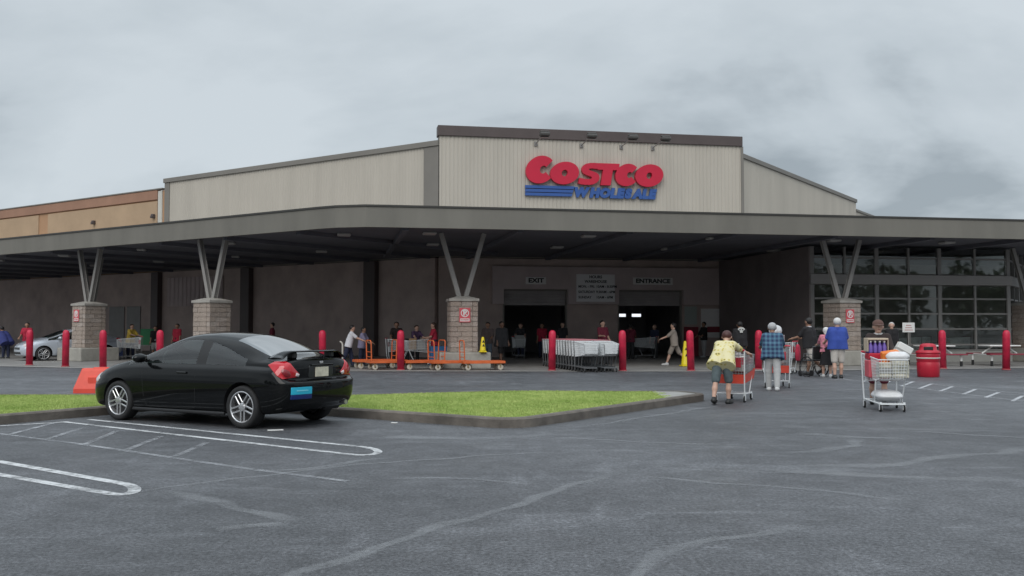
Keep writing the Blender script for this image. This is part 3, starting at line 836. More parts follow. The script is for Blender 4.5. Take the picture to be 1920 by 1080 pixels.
# soffit beams and lamps (unlit)
mb = MB()
for s in range(2, 30, 4):
    a = dr * s; b = a + Vector((-math.sin(R(10.5)), math.cos(R(10.5)))) * 14
    ang = math.atan2(b.y - a.y, b.x - a.x)
    mb.box((7.2, 0, SZ + .02), (13.6, .2, .15), 0, Matrix.Translation((a.x, a.y, 0)) @ Matrix.Rotation(ang, 4, 'Z'))
for s in range(3, 48, 4):
    a = dl * s; b = a + Vector((.566, .824)) * 13
    ang = math.atan2(b.y - a.y, b.x - a.x)
    mb.box((6.7, 0, SZ + .02), (12.2, .2, .15), 0, Matrix.Translation((a.x, a.y, 0)) @ Matrix.Rotation(ang, 4, 'Z'))
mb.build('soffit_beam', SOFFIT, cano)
lm = MB().box((0, 0, -.02), (.5, .5, .10), .03); LG = mat('lamp_glass_grey', (0.36, 0.35, 0.34), .4)
l0 = None
spots = [(dr * s + Vector((-math.sin(R(10.5)), math.cos(R(10.5)))) * d) for s in (3, 9, 14, 19, 24) for d in (2.4, 7.6)]
spots += [(dl * s + Vector((.566, .824)) * d) for s in (2.5, 9, 15, 21, 27) for d in (2.4, 7.6)]
for p in spots:
    if l0 is None: l0 = lm.build('soffit_light', LG, cano); o = l0
    else: o = l0.copy(); col.objects.link(o)
    o.location = (p.x, p.y, SZ + .07); o.rotation_euler = (0, 0, R(10.5))

# ------------------------------------------------------------------ stone pillars with V struts
def unit_block(seed):
    r = random.Random(seed); mb = MB(); mb.box((0, 0, 0), (1, 1, 1), .04)
    mb.v = [(x + r.uniform(-.012, .012), y + (r.uniform(-.05, .05) if y < -.4 else 0), z + r.uniform(-.012, .012)) for x, y, z in mb.v]
    me = bpy.data.meshes.new('stone_block'); me.from_pydata(mb.v, [], mb.f); me.materials.append(STONE); me.update(); return me
blocks = [unit_block(k) for k in range(6)]
tones = [STONE, mat('split_face_stone_dark', (0.345, 0.288, 0.25), .92, noise=(5, .3), bump=(22, .9)), mat('split_face_stone_pale', (0.41, 0.35, 0.31), .92, noise=(5, .3), bump=(22, .9))]
for k, b in enumerate(blocks): b.materials[0] = tones[(0, 1, 2, 0, 1, 0)[k]]
def pillar(loc, rz, label, strut_rz, sign=None, W=1.0, PW=1.85):
    t = thing('stone_pillar', label, 'pillar', (*loc, 0), rz, 'stone pillars carrying the canopy')
    MB().box((0, 0, .29), (PW, PW, .58), .03).build('plinth', PLINTH, t)
    MB().box((0, 0, 1.52), (W - .09, W - .09, 1.9), 0).build('core', MORTAR, t)
    nC, z0 = 10, .58; h = 1.86 / nC; th = .2
    rr = random.Random(label)
    for c in range(nC):
        for k in range(4):
            L_ = W - th; s1 = L_ * (.5 if c % 2 else .34)
            for (a, b) in ((0, s1), (s1, L_)):
                o = bpy.data.objects.new('stone_block', rr.choice(blocks)); col.objects.link(o); o.parent = t
                xm = -W / 2 + (a + b) / 2
                m = Matrix.Rotation(math.pi / 2 * k, 4, 'Z') @ Matrix.Translation((xm, -W / 2 + th / 2 - rr.uniform(0, .012), z0 + h * (c + .5))) @ Matrix.Diagonal((b - a - .010, th, h - .010, 1))
                o.matrix_local = m
    cp = MB(); w = W / 2 + .05
    cp.add([(sx * w, sy * w, 2.44) for sx, sy in ((-1, -1), (1, -1), (1, 1), (-1, 1))] + [(sx * w, sy * w, 2.53) for sx, sy in ((-1, -1), (1, -1), (1, 1), (-1, 1))] + [(sx * .2, sy * .2, 2.63) for sx, sy in ((-1, -1), (1, -1), (1, 1), (-1, 1))],
           [(3, 2, 1, 0), (0, 1, 5, 4), (1, 2, 6, 5), (2, 3, 7, 6), (3, 0, 4, 7), (4, 5, 9, 8), (5, 6, 10, 9), (6, 7, 11, 10), (7, 4, 8, 11), (8, 9, 10, 11)])
    cp.build('cap', CAPSTONE, t)
    for sx in (-1, 1):
        mb = MB(); a, b = Vector((sx * .12, 0, 2.58)), Vector((sx * .80, 0, 4.96))
        q = (b - a).to_track_quat('Z', 'Y'); mm = Matrix.Translation((a + b) / 2) @ q.to_matrix().to_4x4()
        ln = (b - a).length
        mb.box((0, 0, 0), (.15, .05, ln), .006, mm); mb.box((.087, 0, 0), (.024, .16, ln), .006, mm); mb.box((-.087, 0, 0), (.024, .16, ln), .006, mm)
        o = mb.build('strut', mat('strut_grey', (0.29, 0.275, 0.26), 0.55, noise=(2.0, 0.10)), t); o.rotation_euler = (0, 0, R(strut_rz - rz))
    return t
PILL = [((-21.3, 48.6), 55.5, 'stone pillar at the far left edge of the picture', -34.5), ((-18.9, 42.9), 55.5, 'stone pillar behind the left red bollards and beside the silver car', -34.5),
        ((-11.75, 37.6), 55.5, 'stone pillar rising behind the roof of the black car', -34.5), ((-1.83, 35.4), 10.5, 'stone pillar behind the orange flatbed carts', 10.5),
        ((13.05, 38.0), 22, 'stone pillar behind the person in the blue shirt', 10.5), ((22.8, 42.3), 22, 'stone pillar at the right edge beside the glass front', 10.5)]
PO = [pillar(*p) for p in PILL]
SIGNP = mat('sign_pink_red', (0.62, 0.10, 0.12), .5)
def pillar_sign(i, face_deg, up=2.0, off=0.0, label=''):
    c = PILL[i][0]; a = R(face_deg); nrm = Vector((math.sin(a), -math.cos(a))); tg = Vector((math.cos(a), math.sin(a)))
    p = Vector(c) + nrm * .525 + tg * off
    t = thing('no_parking_sign', label, 'sign', (p.x, p.y, up - .26), face_deg, 'no parking signs on the stone pillars')
    MB().box((0, -.01, .26), (.40, .02, .52), .004).build('plate', SIGNP, t)
    mb = MB(); n = 24; vs = []
    for k in range(n):
        q = 2 * math.pi * k / n
        for r in (.150, .118): vs.append((math.cos(q) * r, -.024, .335 + math.sin(q) * r))
    mb.add(vs, [(2 * k, 2 * ((k + 1) % n), 2 * ((k + 1) % n) + 1, 2 * k + 1) for k in range(n)])
    mb.add([(-.1, -.0255, .42), (-.085, -.0255, .44), (.1, -.0255, .25), (.085, -.0255, .23)], [(3, 2, 1, 0)])
    mb.build('slashed_ring', WHITE, t)
    text('P', .26, WHITE, t, (0, -.023, .335), depth=.001, bold=.012)
    MB().box((0, -.0215, .085), (.34, .003, .10)).build('text_band', WHITE, t)
    text('NO PARKING', .06, SIGN_RED, t, (0, -.0245, .085), depth=.001, bold=.002, width=.30)
pillar_sign(3, 10.5, 1.93, .02, 'red no parking sign on the pillar behind the flatbed carts')
pillar_sign(4, 22, 1.92, -.06, 'red no parking sign on the pillar behind the blue shirted person')
pillar_sign(1, -34.5, 2.0, -.1, 'faded no parking sign on the pillar beside the silver car')

# ------------------------------------------------------------------ glass front on the right
gv = thing('glass_front', 'dark glazed front with grey mullions under the canopy on the right', 'glass front', (12.5, 40.0, 0), 10.5)
GM = frame((12.5, 40.0), 10.5); GWD, GD = 9.27, 9.5
MUL = mat('mullion_grey', (0.21, 0.20, 0.19), .5)
KNEE = mat('knee_wall_concrete', (0.33, 0.325, 0.30), .85, noise=(1.2, .12), bump=(30, .2))
MB().box((GWD / 2, .1, .23), (GWD + .1, .3, .46), .01).build('knee_wall', KNEE, gv)
MB().box((GWD / 2, .08, .50), (GWD + .06, .2, .07), .008).build('sill', MUL, gv)
MB().box((GWD / 2, .05, 3.50), (GWD + .16, .30, .42), .012).build('beam', mat('beam_grey', (0.26, 0.245, 0.235), .6), gv)
xs = [0.03, 1.52, 2.98, 4.47, 5.93, 7.62, 9.24]
for i, x in enumerate(xs):
    w = .17 if i % 2 == 0 else .09
    MB().box((x, .075, 1.912), (w, .16, 2.75), .006).build('mullion', MUL, gv)
    MB().box((x, .075, 4.29), (w, .16, 1.15), .006).build('mullion', MUL, gv)
bars = [(.535, 3.29)]
rows = [.55, .74, 1.41, 2.06, 2.70, 3.285]; rows_u = [3.72, 4.42, 4.86]
for i in range(len(xs) - 1):
    x0, x1 = xs[i] + (.085 if i % 2 == 0 else .045), xs[i + 1] - (.045 if i % 2 == 0 else .085)
    for z in rows[1:-1] + [4.42]: MB().box(((x0 + x1) / 2, .07, z), (x1 - x0 - .004, .08, .075), .004).build('glazing_bar', MUL, gv)
    for rws in (rows, rows_u):
        for a, b in zip(rws[:-1], rws[1:]):
            MB().box(((x0 + x1) / 2, .072, (a + b) / 2), (x1 - x0 - .004, .012, b - a - .076)).build('pane', PANE, gv)
GR = Matrix.Translation((GWD + .04, .04, 0)) @ Matrix.Rotation(R(45), 4, 'Z')      # the glazing turns back along the right wing
GL = 15.5
MB().box((GL / 2 + .1, .12, .23), (GL, .3, .455), .01, GR).build('knee_wall', KNEE, gv)
MB().box((GL / 2 + .1, .08, .50), (GL, .2, .068), .008, GR).build('sill', MUL, gv)
MB().box((GL / 2 + .12, .06, 3.50), (GL, .30, .415), .012, GR).build('beam', mat('beam_grey', (0, 0, 0)), gv)
for k in range(11):
    x = .1 + k * 1.55; w = .17 if k % 2 == 0 else .09
    MB().box((x, .075, 1.912), (w, .16, 2.74), .006, GR).build('mullion', MUL, gv); MB().box((x, .075, 4.29), (w, .16, 1.14), .006, GR).build('mullion', MUL, gv)
    if k == 10: continue
    for z in rows[1:-1] + [4.42]: MB().box((x + .775, .07, z), (1.4, .08, .075), .004, GR).build('glazing_bar', MUL, gv)
    for z0_, z1_ in ((.55, 3.28), (3.72, 4.85)): MB().box((x + .775, .10, (z0_ + z1_) / 2), (1.4, .012, z1_ - z0_), 0, GR).build('pane', PANE, gv)
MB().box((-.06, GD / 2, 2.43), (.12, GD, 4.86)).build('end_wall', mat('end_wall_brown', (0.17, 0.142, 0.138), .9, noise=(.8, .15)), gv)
MB().box((GWD / 2 + 6, 8.6, 2.4), (GWD + 12, .2, 4.7)).build('back_wall', mat('inner_wall', (0.45, 0.40, 0.38), .8, noise=(.6, .3)), gv)
MB().box((GWD / 2 - .1, 4.4, .02), (GWD - .1, 8.0, .02)).build('inner_floor', mat('inner_floor', (0.4, 0.39, 0.37), .5), gv)


# ------------------------------------------------------------------ cars
def car_shell(level):
    mid = [(0, .18), (.76, .18), (.85, .22), (.872, .42), (.884, .64), (.868, .85)]
    def S(x, rows, lower=None):
        """rows 6..11: (dx, y, z)"""
        lo = lower or [(0, y, z) for y, z in mid]
        return [(x + dx, y, z) for dx, y, z in lo + rows]
    st = []
    st.append(S(-2.10, [(0, .70, .89), (.01, .67, .955), (.02, .62, .99), (.02, .52, 1.01), (-.01, .28, 1.025), (-.02, 0, 1.03)],
                [(-.03, 0, .36), (-.04, .58, .35), (-.07, .69, .37), (-.105, .745, .46), (-.10, .755, .69), (.01, .735, .722)]))
    st.append(S(-1.98, [(0, .775, .895), (0, .745, .96), (0, .69, .995), (0, .58, 1.015), (0, .30, 1.035), (0, 0, 1.04)],
                [(0, 0, .24), (0, .70, .24), (0, .80, .27), (-.02, .84, .45), (-.02, .855, .67), (0, .832, .835)]))
    st.append(S(-1.73, [(0, .79, .915), (0, .782, .968), (0, .735, 1.003), (0, .615, 1.035), (-.06, .31, 1.065), (-.09, 0, 1.072)],
                [(0, 0, .20), (0, .74, .20), (0, .84, .24), (0, .875, .44), (0, .895, .66), (0, .872, .855)]))
    st.append(S(-1.36, [(0, .795, .925), (0, .786, .950), (0, .768, .985), (0, .605, 1.19), (0, .30, 1.245), (0, 0, 1.262)]))
    st.append(S(-1.00, [(0, .798, .932), (0, .772, 1.02), (0, .690, 1.155), (0, .572, 1.315), (0, .29, 1.372), (0, 0, 1.388)]))
    st.append(S(-.48, [(0, .798, .932), (0, .742, 1.115), (0, .630, 1.295), (0, .545, 1.375), (0, .28, 1.412), (0, 0, 1.422)]))
    st.append(S(-.38, [(0, .798, .932), (0, .740, 1.12), (0, .625, 1.302), (0, .543, 1.378), (0, .28, 1.414), (0, 0, 1.424)]))
    st.append(S(-.05, [(0, .798, .932), (0, .738, 1.125), (0, .620, 1.312), (0, .545, 1.375), (0, .28, 1.41), (0, 0, 1.42)]))
    st.append(S(.32, [(0, .798, .932), (-.02, .742, 1.105), (-.08, .632, 1.265), (-.08, .565, 1.315), (0, .30, 1.362), (.05, 0, 1.376)]))
    st.append(S(.75, [(0, .798, .93), (-.03, .768, 1.03), (-.07, .695, 1.105), (-.08, .625, 1.14), (0, .335, 1.18), (.05, 0, 1.195)]))
    st.append(S(1.15, [(0, .80, .915), (-.03, .79, .945), (-.05, .745, .965), (-.06, .66, .98), (.05, .36, 1.003), (.10, 0, 1.01)]))
    hl = [(0, 0, .18), (0, .76, .18), (0, .85, .22), (0, .872, .42), (0, .882, .62), (0, .862, .765)]
    st.append(S(1.62, [(0, .815, .835), (0, .755, .875), (0, .69, .902), (0, .605, .922), (0, .34, .94), (0, 0, .945)], hl))
    st.append(S(1.98, [(0, .735, .715), (0, .68, .757), (0, .62, .785), (0, .54, .808), (0, .30, .832), (0, 0, .838)],
                [(0, 0, .20), (0, .72, .20), (0, .79, .24), (0, .815, .42), (0, .81, .56), (0, .785, .655)]))
    st.append(S(2.15, [(-.01, .57, .66), (-.02, .54, .68), (-.03, .50, .695), (-.04, .44, .705), (-.02, .25, .715), (-.01, 0, .72)],
                [(0, 0, .24), (0, .50, .24), (.02, .59, .27), (.04, .635, .40), (.04, .64, .53), (.01, .61, .62)]))
    nS, nR = len(st), 12
    V = []; F = []; Mi = []
    idx = {}
    def vid(p, key):
        V.append(p); idx[key] = len(V) - 1; return len(V) - 1
    for s in range(nS):
        for r in range(nR):
            x, y, z = st[s][r]
            vid((x, y, z), (s, r, 1))
            if r in (0, 11): idx[(s, r, -1)] = idx[(s, r, 1)]
            else: vid((x, -y, z), (s, r, -1))
    WS, RG, SW, QW, DR, BP = 1, 2, 3, 4, 5, 6
    def matof(s, r):
        if r in (9, 10) and s in (8, 9): return WS
        if r in (9, 10) and s in (2, 3): return RG
        if r in (6, 7):
            if s in (3, 4): return QW
            if s == 5: return BP
            if s in (6, 7, 8, 9): return SW
        if r in (2, 3, 4, 5) and s in (6, 7, 8): return DR
        return 0
    for sd in (1, -1):
        for s in range(nS - 1):
            for r in range(nR - 1):
                q = [idx[(s, r, sd)], idx[(s + 1, r, sd)], idx[(s + 1, r + 1, sd)], idx[(s, r + 1, sd)]]
                if sd == 1: q.reverse()
                F.append(q); Mi.append(matof(s, r))
        for s, bx in ((0, -1), (nS - 1, 1)):     # closed rear and front
            for r in range(nR):
                x, y, z = st[s][r]
                if sd == 1:
                    if r in (0, 11): idx[(s, 'c', r)] = idx[(s, r, 1)]
                    else: vid((x + bx * .045, 0, z), (s, 'c', r))
                if r in (0, 11): idx[(s, 'h', r, sd)] = None
                else: vid((x + bx * .03, sd * y * .55, z), (s, 'h', r, sd))
            for r in range(nR - 1):
                def q4(l):
                    l2 = []
                    for a in l:
                        if a not in l2: l2.append(a)
                    if (sd == 1) == (bx == 1): l2.reverse()
                    F.append(l2); Mi.append(0)
                a, b = idx[(s, r, sd)], idx[(s, r + 1, sd)]
                h0, h1 = idx[(s, 'h', r, sd)], idx[(s, 'h', r + 1, sd)]
                c0, c1 = idx[(s, 'c', r)], idx[(s, 'c', r + 1)]
                if h0 is None: q4([a, b, h1]); q4([a, h1, c1])
                elif h1 is None: q4([a, b, h0]); q4([h0, b, c0])
                else: q4([a, b, h1, h0]); q4([h0, h1, c1, c0])
    me = bpy.data.meshes.new('car_shell'); me.from_pydata(V, [], F)
    for k in range(8): me.materials.append(None)
    me.polygons.foreach_set('material_index', Mi); me.update()
    bm = bmesh.new(); bm.from_mesh(me); bmesh.ops.recalc_face_normals(bm, faces=bm.faces); bm.to_mesh(me); bm.free()
    rowof = {}
    for key, i in idx.items():
        if i is None: continue
        if key[1] in ('c', 'h'): rowof[i] = (key[0], key[2])
        else: rowof[i] = (key[0], key[1])
    cr = me.attributes.new('crease_edge', 'FLOAT', 'EDGE')
    for e_ in me.edges:
        a, b = rowof.get(e_.vertices[0]), rowof.get(e_.vertices[1])
        if a is None or b is None or a[1] != b[1]: continue
        s_ = max(a[0], b[0]); r_ = a[1]
        v = 0.0
        if s_ <= 1 and r_ in (4, 5): v = .75
        elif r_ == 6 and 2 <= s_ <= 10: v = .55
        elif r_ == 5 and 1 <= s_ <= 10: v = .25
        elif r_ == 8 and 3 <= s_ <= 10: v = .4
        elif r_ == 9 and 2 <= s_ <= 4: v = .35
        cr.data[e_.index].value = v
    o = link('car_shell', me)
    sb = o.modifiers.new('s', 'SUBSURF'); sb.levels = level; sb.render_levels = level
    cut = MB()
    for ax in (1.34, -1.36):
        for sd in (1, -1):
            cut.tube((ax, sd * .54, .325), (ax, sd * 1.2, .325), .362, n=40)
    cme = bpy.data.meshes.new('c'); cme.from_pydata(cut.v, [], cut.f)
    for k in range(8): cme.materials.append(None)
    cme.polygons.foreach_set('material_index', [7] * len(cut.f)); cme.update()
    bm = bmesh.new(); bm.from_mesh(cme); bmesh.ops.recalc_face_normals(bm, faces=bm.faces); bm.to_mesh(cme); bm.free()
    co = link('c', cme)
    bo = o.modifiers.new('b', 'BOOLEAN'); bo.operation = 'DIFFERENCE'; bo.solver = 'EXACT'; bo.object = co
    try: bo.material_mode = 'INDEX'
    except Exception: pass
    dg = bpy.context.evaluated_depsgraph_get(); dg.update()
    res = bpy.data.meshes.new_from_object(o.evaluated_get(dg))
    bpy.data.objects.remove(o); bpy.data.objects.remove(co)
    return res
def split_mesh(me):
    """{material index: (verts, faces)}"""
    co = np.empty(len(me.vertices) * 3); me.vertices.foreach_get('co', co); co = co.reshape(-1, 3)
    o = {}
    for p in me.polygons: o.setdefault(p.material_index, []).append(tuple(p.vertices))
    r = {}
    for k, fs in o.items():
        used = sorted({i for f in fs for i in f}); mp = {a: i for i, a in enumerate(used)}
        r[k] = (co[used], [tuple(mp[i] for i in f) for f in fs])
    return r
def sides(vs, fs):
    l = [f for f in fs if np.mean([vs[i][1] for i in f]) > 0]; r_ = [f for f in fs if np.mean([vs[i][1] for i in f]) <= 0]
    o = []
    for g in (l, r_):
        used = sorted({i for f in g for i in f}); mp = {a: i for i, a in enumerate(used)}
        o.append(([tuple(vs[i]) for i in used], [tuple(mp[i] for i in f) for f in g]))
    return o
SHELLS = {}
def make_car(name, label, cat, loc, rz, paint, level=3, plates=True, spoiler=True):
    t = thing(name, label, cat, (loc[0], loc[1], 0), rz)
    if level not in SHELLS: SHELLS[level] = car_shell(level)
    me = SHELLS[level]
    sp = split_mesh(me)
    full = [tuple(v.co) for v in me.vertices]; bvh = BVHTree.FromPolygons(full, [tuple(p.vertices) for p in me.polygons])
    def piece(nm, k, m):
        vs, fs = sp[k]
        b = MB(); b.add([tuple(v) for v in vs], fs); return b.build(nm, m, t, True)
    bodyv, bodyf = sp[0]
    b = MB(); b.add([tuple(v) for v in bodyv], bodyf)
    if 7 in sp:
        b.cm = 1; b.add([tuple(v) for v in sp[7][0]], sp[7][1])
    b.build('body', [paint, TRIM], t, True)
    piece('windshield', 1, TINT); piece('rear_window', 2, REARTINT)
    for k, nm, m in ((3, 'door_window', TINT), (4, 'quarter_window', TINT), (5, 'door', paint), (6, 'window_pillar', TRIM)):
        for vs, fs in sides(*sp[k]):
            q = MB(); q.add(vs, fs); q.build(nm, m, t, True)
    # interior
    MB().box((.1, 0, .33), (2.6, 1.4, .06)).build('cabin_floor', TRIM, t)
    for y in (.36, -.36):
        q = MB(); q.box((.05, y, .56), (.52, .5, .18), .05); q.box((-.24, y, .86), (.14, .48, .58), .06, Matrix.Translation((0, 0, 0)))
        q.box((-.31, y, 1.20), (.09, .26, .17), .035); q.build('seat', SEATM, t)
    q = MB(); q.box((-.95, 0, .55), (.5, 1.2, .18), .05); q.box((-1.2, 0, .80), (.14, 1.2, .44), .05); q.build('rear_seat', SEATM, t)
    MB().box((.95, 0, .84), (.36, 1.34, .2), .06).build('dashboard', SEATM, t)
    q = MB(); q.path([(.66 + .05 * math.sin(a), .36 + .18 * math.cos(a), .95 + .17 * math.sin(a)) for a in [2 * math.pi * k / 18 for k in range(18)]], .014, 6, True); q.build('steering_wheel', TRIM, t)
    # wheels
    ty = MB(); prof = [(.222, -.09), (.25, -.105), (.285, -.11), (.308, -.095), (.318, -.06), (.318, .06), (.308, .095), (.285, .11), (.25, .105), (.222, .09)]
    ty.lathe(prof, 40); ty.f = ty.f[:-2]; ty.m = ty.m[:-2]
    for k in range(40):      # tyre inside
        pass
    tym = None
    rim = MB()
    rim.lathe([(.236, .088), (.236, .100), (.224, .104), (.216, .094), (.205, .03), (.2, -.08)], 40); rim.f = rim.f[:-2]; rim.m = rim.m[:-2]
    for k in range(5):
        a0 = 2 * math.pi * k / 5 + .31
        for off in (-.034, .034):
            M = Matrix.Rotation(a0, 4, 'Z') @ Matrix.Translation((.128, off, .074))
            rim.box((0, 0, 0), (.185, .026, .022), .006, M)
        M = Matrix.Rotation(a0, 4, 'Z')
        rim.tube((.052, .0, .07), (.052, 0, .098), .011, n=6, M=M)
    rim.lathe([(.062, .05), (.062, .088), (.045, .096), (.02, .098)], 20)
    bd = MB(); bd.lathe([(.15, -.01), (.15, .012)], 24); bd.lathe([(.205, -.05), (.205, -.04)], 24)
    for ax in (1.34, -1.36):
        for sd in (1, -1):
            if tym is None:
                o = ty.build('tyre', RUBBER, t, True); tym = o.data
                r_ = rim.build('rim', CHROME, o); rmm = r_.data
                d_ = bd.build('brake_disc', mat('brake_dark', (0.05, 0.05, 0.052), .5, metal=.5), o); bdm = d_.data
            else:
                o = link('tyre', tym, t); link('rim', rmm, o); link('brake_disc', bdm, o)
            o.location = (ax, sd * .765, .318)
            o.rotation_euler = (R(-90) if sd > 0 else R(90), 0, 0)
    # parts projected onto the body
    def patch(nm, outline, d, m, off=.006, dome=.0, parent=None, n=6, side=1):
        """outline in (u, z); u runs to the viewer's right when looking along -d"""
        D = Vector((d[0], d[1] * side, 0)).normalized(); U = Vector((-D.y, D.x, 0)) * (1 if side > 0 else -1)
        P = []
        for i in range(len(outline)):
            a, b_ = Vector(outline[i]), Vector(outline[(i + 1) % len(outline)])
            for k in range(n): P.append(a.lerp(b_, k / n))
        c = sum(P, Vector((0, 0))) / len(P); rings = [1.0, 1.0, .95, .85, .7, .5, .3, .12]; vs = []; fs = []
        for ri, s_ in enumerate(rings):
            for p in P:
                q = c + (p - c) * s_
                o_ = U * q.x + Vector((0, 0, q.y)) + D * 4
                h, nn, ix, ds = bvh.ray_cast(o_, -D)
                if h is None: h, nn = bvh.find_nearest(U * q.x + Vector((0, 0, q.y)) + D * 2.0)[:2]
                vs.append(tuple(h + D * (off - .012 if ri == 0 else off + dome * (1 - s_ * s_))))
        m_ = len(P)
        for ri in range(len(rings) - 1):
            for i in range(m_): fs.append((ri * m_ + i, ri * m_ + (i + 1) % m_, (ri + 1) * m_ + (i + 1) % m_, (ri + 1) * m_ + i))
        fs.append(tuple((len(rings) - 1) * m_ + i for i in range(m_)))
        q = MB(); q.add(vs, fs); ob = q.build(nm, m, parent or t, True)
        return ob
    rd = (-.78, .62)
    for sd in (1, -1):
        lamp = patch('tail_lamp', [(.505, .945), (.60, .995), (.73, 1.005), (.81, .965), (.875, .885), (.955, .80), (.905, .76), (.68, .742), (.60, .79)], rd, LAMP_RED, .010, .02, side=sd)
        patch('lamp_lens', [(.735 + .07 * math.cos(a), .83 + .055 * math.sin(a) - .35 * .07 * math.cos(a)) for a in [2 * math.pi * k / 12 for k in range(12)]], rd, LAMP_RED2, .028, .012, parent=lamp, side=sd)
        patch('reverse_lens', [(.90, .83), (.955, .80), (.93, .765), (.885, .78)], rd, LAMP_CLEAR, .024, .012, parent=lamp, side=sd)
        patch('headlight', [(-.45, .66), (-.62, .75), (-.86, .80), (-.93, .76), (-.70, .62), (-.5, .6)], (.80, .60), LAMP_CLEAR, .008, .015, side=-sd)
    patch('grille', [(-.42, .50), (.42, .50), (.38, .60), (-.38, .60)], (1, 0), TRIM, .008)
    patch('lower_grille', [(-.5, .30), (.5, .30), (.48, .40), (-.48, .40)], (1, 0), TRIM, .008)
    if plates:
        pl = patch('plate_recess', [(-.28, .745), (.28, .745), (.27, .925), (-.27, .925)], (-1, 0), mat('gloss_dark_recess', (0.02, 0.022, 0.024), .3), .006)
        x = min(v.co.x for v in pl.data.vertices) - .006
        o = MB().box((x, 0, .825), (.012, .30, .145), .003).build('license_plate', mat('plate_cream', (0.62, 0.58, 0.46), .5, noise=(9, .25)), t)
        MB().box((x - .003, 0, .93), (.03, .5, .025), .006).build('plate_garnish', paint, t)
        MB().box((x + .012, 0, .965), (.012, .075, .035), .004).build('badge', CHROME, t)
        patch('bumper_sticker', [(-.62, .515), (-.24, .515), (-.24, .62), (-.62, .62)], (-1, .04), mat('sticker_teal', (0.02, 0.42, 0.60), .5), .012, n=8)
        patch('bumper_sticker', [(-.62, .445), (-.24, .445), (-.24, .512), (-.62, .512)], (-1, .04), mat('sticker_navy', (0.005, 0.02, 0.13), .5), .012, n=8)
        patch('sticker_print', [(-.54, .562), (-.32, .562), (-.32, .578), (-.54, .578)], (-1, .04), mat('sticker_print_pale', (.20, .62, .75), .5), .016, n=8)
        q = MB(); q.tube((-2.0, -.52, .345), (-2.2, -.52, .335), .042, n=16, caps=False); q.tube((-2.195, -.52, .335), (-2.0, -.52, .345), .036, n=16); q.build('exhaust_tip', CHROME, t)
        MB().box((-1.8, -.45, .29), (.4, .44, .14), .05).build('muffler', TRIM, t)
    if spoiler:
        q = MB(); ny = 24; vs = []; fs = []
        sec = [(-.10, .0), (-.04, .016), (.06, .018), (.13, .004), (.06, -.008), (-.04, -.010)]
        for i in range(ny + 1):
            y = -.70 + 1.40 * i / ny; a = abs(y) / .70
            z = 1.128 - .10 * max(0, (a - .72) / .28) ** 1.6; sc_ = 1 if a < .8 else 1 + .35 * (a - .8) / .2
            x = -1.985 + .10 * a * a
            for dx, dz in sec: vs.append((x + dx * sc_, y, z + dz * sc_))
        k = len(sec)
        for i in range(ny):
            for j in range(k): fs.append((i * k + j, i * k + (j + 1) % k, (i + 1) * k + (j + 1) % k, (i + 1) * k + j))
        fs += [tuple(range(k)), tuple(reversed(range(ny * k, (ny + 1) * k)))]
        q.add(vs, fs); spo = q.build('spoiler', paint, t, True)
        for y in (.42, -.42): MB().box((-1.93, y, 1.075), (.14, .10, .10), .02).build('spoiler_post', TRIM, spo)
    for sd in (1, -1):
        q = MB(); q.tube((.74, sd * .80, .965), (.72, sd * .90, .985), .03, n=10)
        vs = []; fs = []
        for i, (u, r_) in enumerate(((0, .02), (.03, .07), (.1, .088), (.18, .082), (.23, .05), (.245, .01))):
            for k in range(14):
                a = 2 * math.pi * k / 14
                vs.append((.70 + math.cos(a) * r_ * .95, sd * (.86 + u), 1.01 + math.sin(a) * r_ * .82))
        for i in range(5):
            for k in range(14): fs.append((i * 14 + k, i * 14 + (k + 1) % 14, (i + 1) * 14 + (k + 1) % 14, (i + 1) * 14 + k))
        q.add(vs, fs); q.build('door_mirror', paint, t, True)
        h, nn, ix, ds = bvh.ray_cast(Vector((-.12, sd * 3, .80)), Vector((0, -sd, 0)))
        q = MB(); q.box((-.12, h.y + sd * .016, .80), (.21, .026, .03), .01); q.build('door_handle', paint, t)
        def seam(pts, nm):
            l = []
            for x, z in pts:
                h, nn, ix, ds = bvh.ray_cast(Vector((x, sd * 3, z)), Vector((0, -sd, 0)))
                if h is not None: l.append(tuple(h - nn * .001))
            q = MB(); q.path(l, .004, 5); q.build(nm, TRIM, t)
        seam([(-.40, .90), (-.40, .75), (-.40, .55), (-.40, .35), (-.38, .27), (-.2, .255), (.3, .255), (.66, .255), (.70, .3), (.74, .45), (.76, .65), (.78, .80), (.80, .90)], 'door_seam')
    MB().box((0, .84, .205), (2.0, .06, .05), .015).build('side_skirt', TRIM, t); MB().box((0, -.84, .205), (2.0, .06, .05), .015).build('side_skirt', TRIM, t)
    return t
make_car('parked_car', 'black two door coupe with rear spoiler and blue bumper sticker parked at the lawn kerb', 'car', (-4.76, 15.63), 151, PAINT_BLACK, 3)
make_car('silver_car', 'silver car under the canopy behind the two leftmost red bollards', 'car', (-20.2, 43.9), 222, PAINT_SILVER, 2, plates=False, spoiler=False)


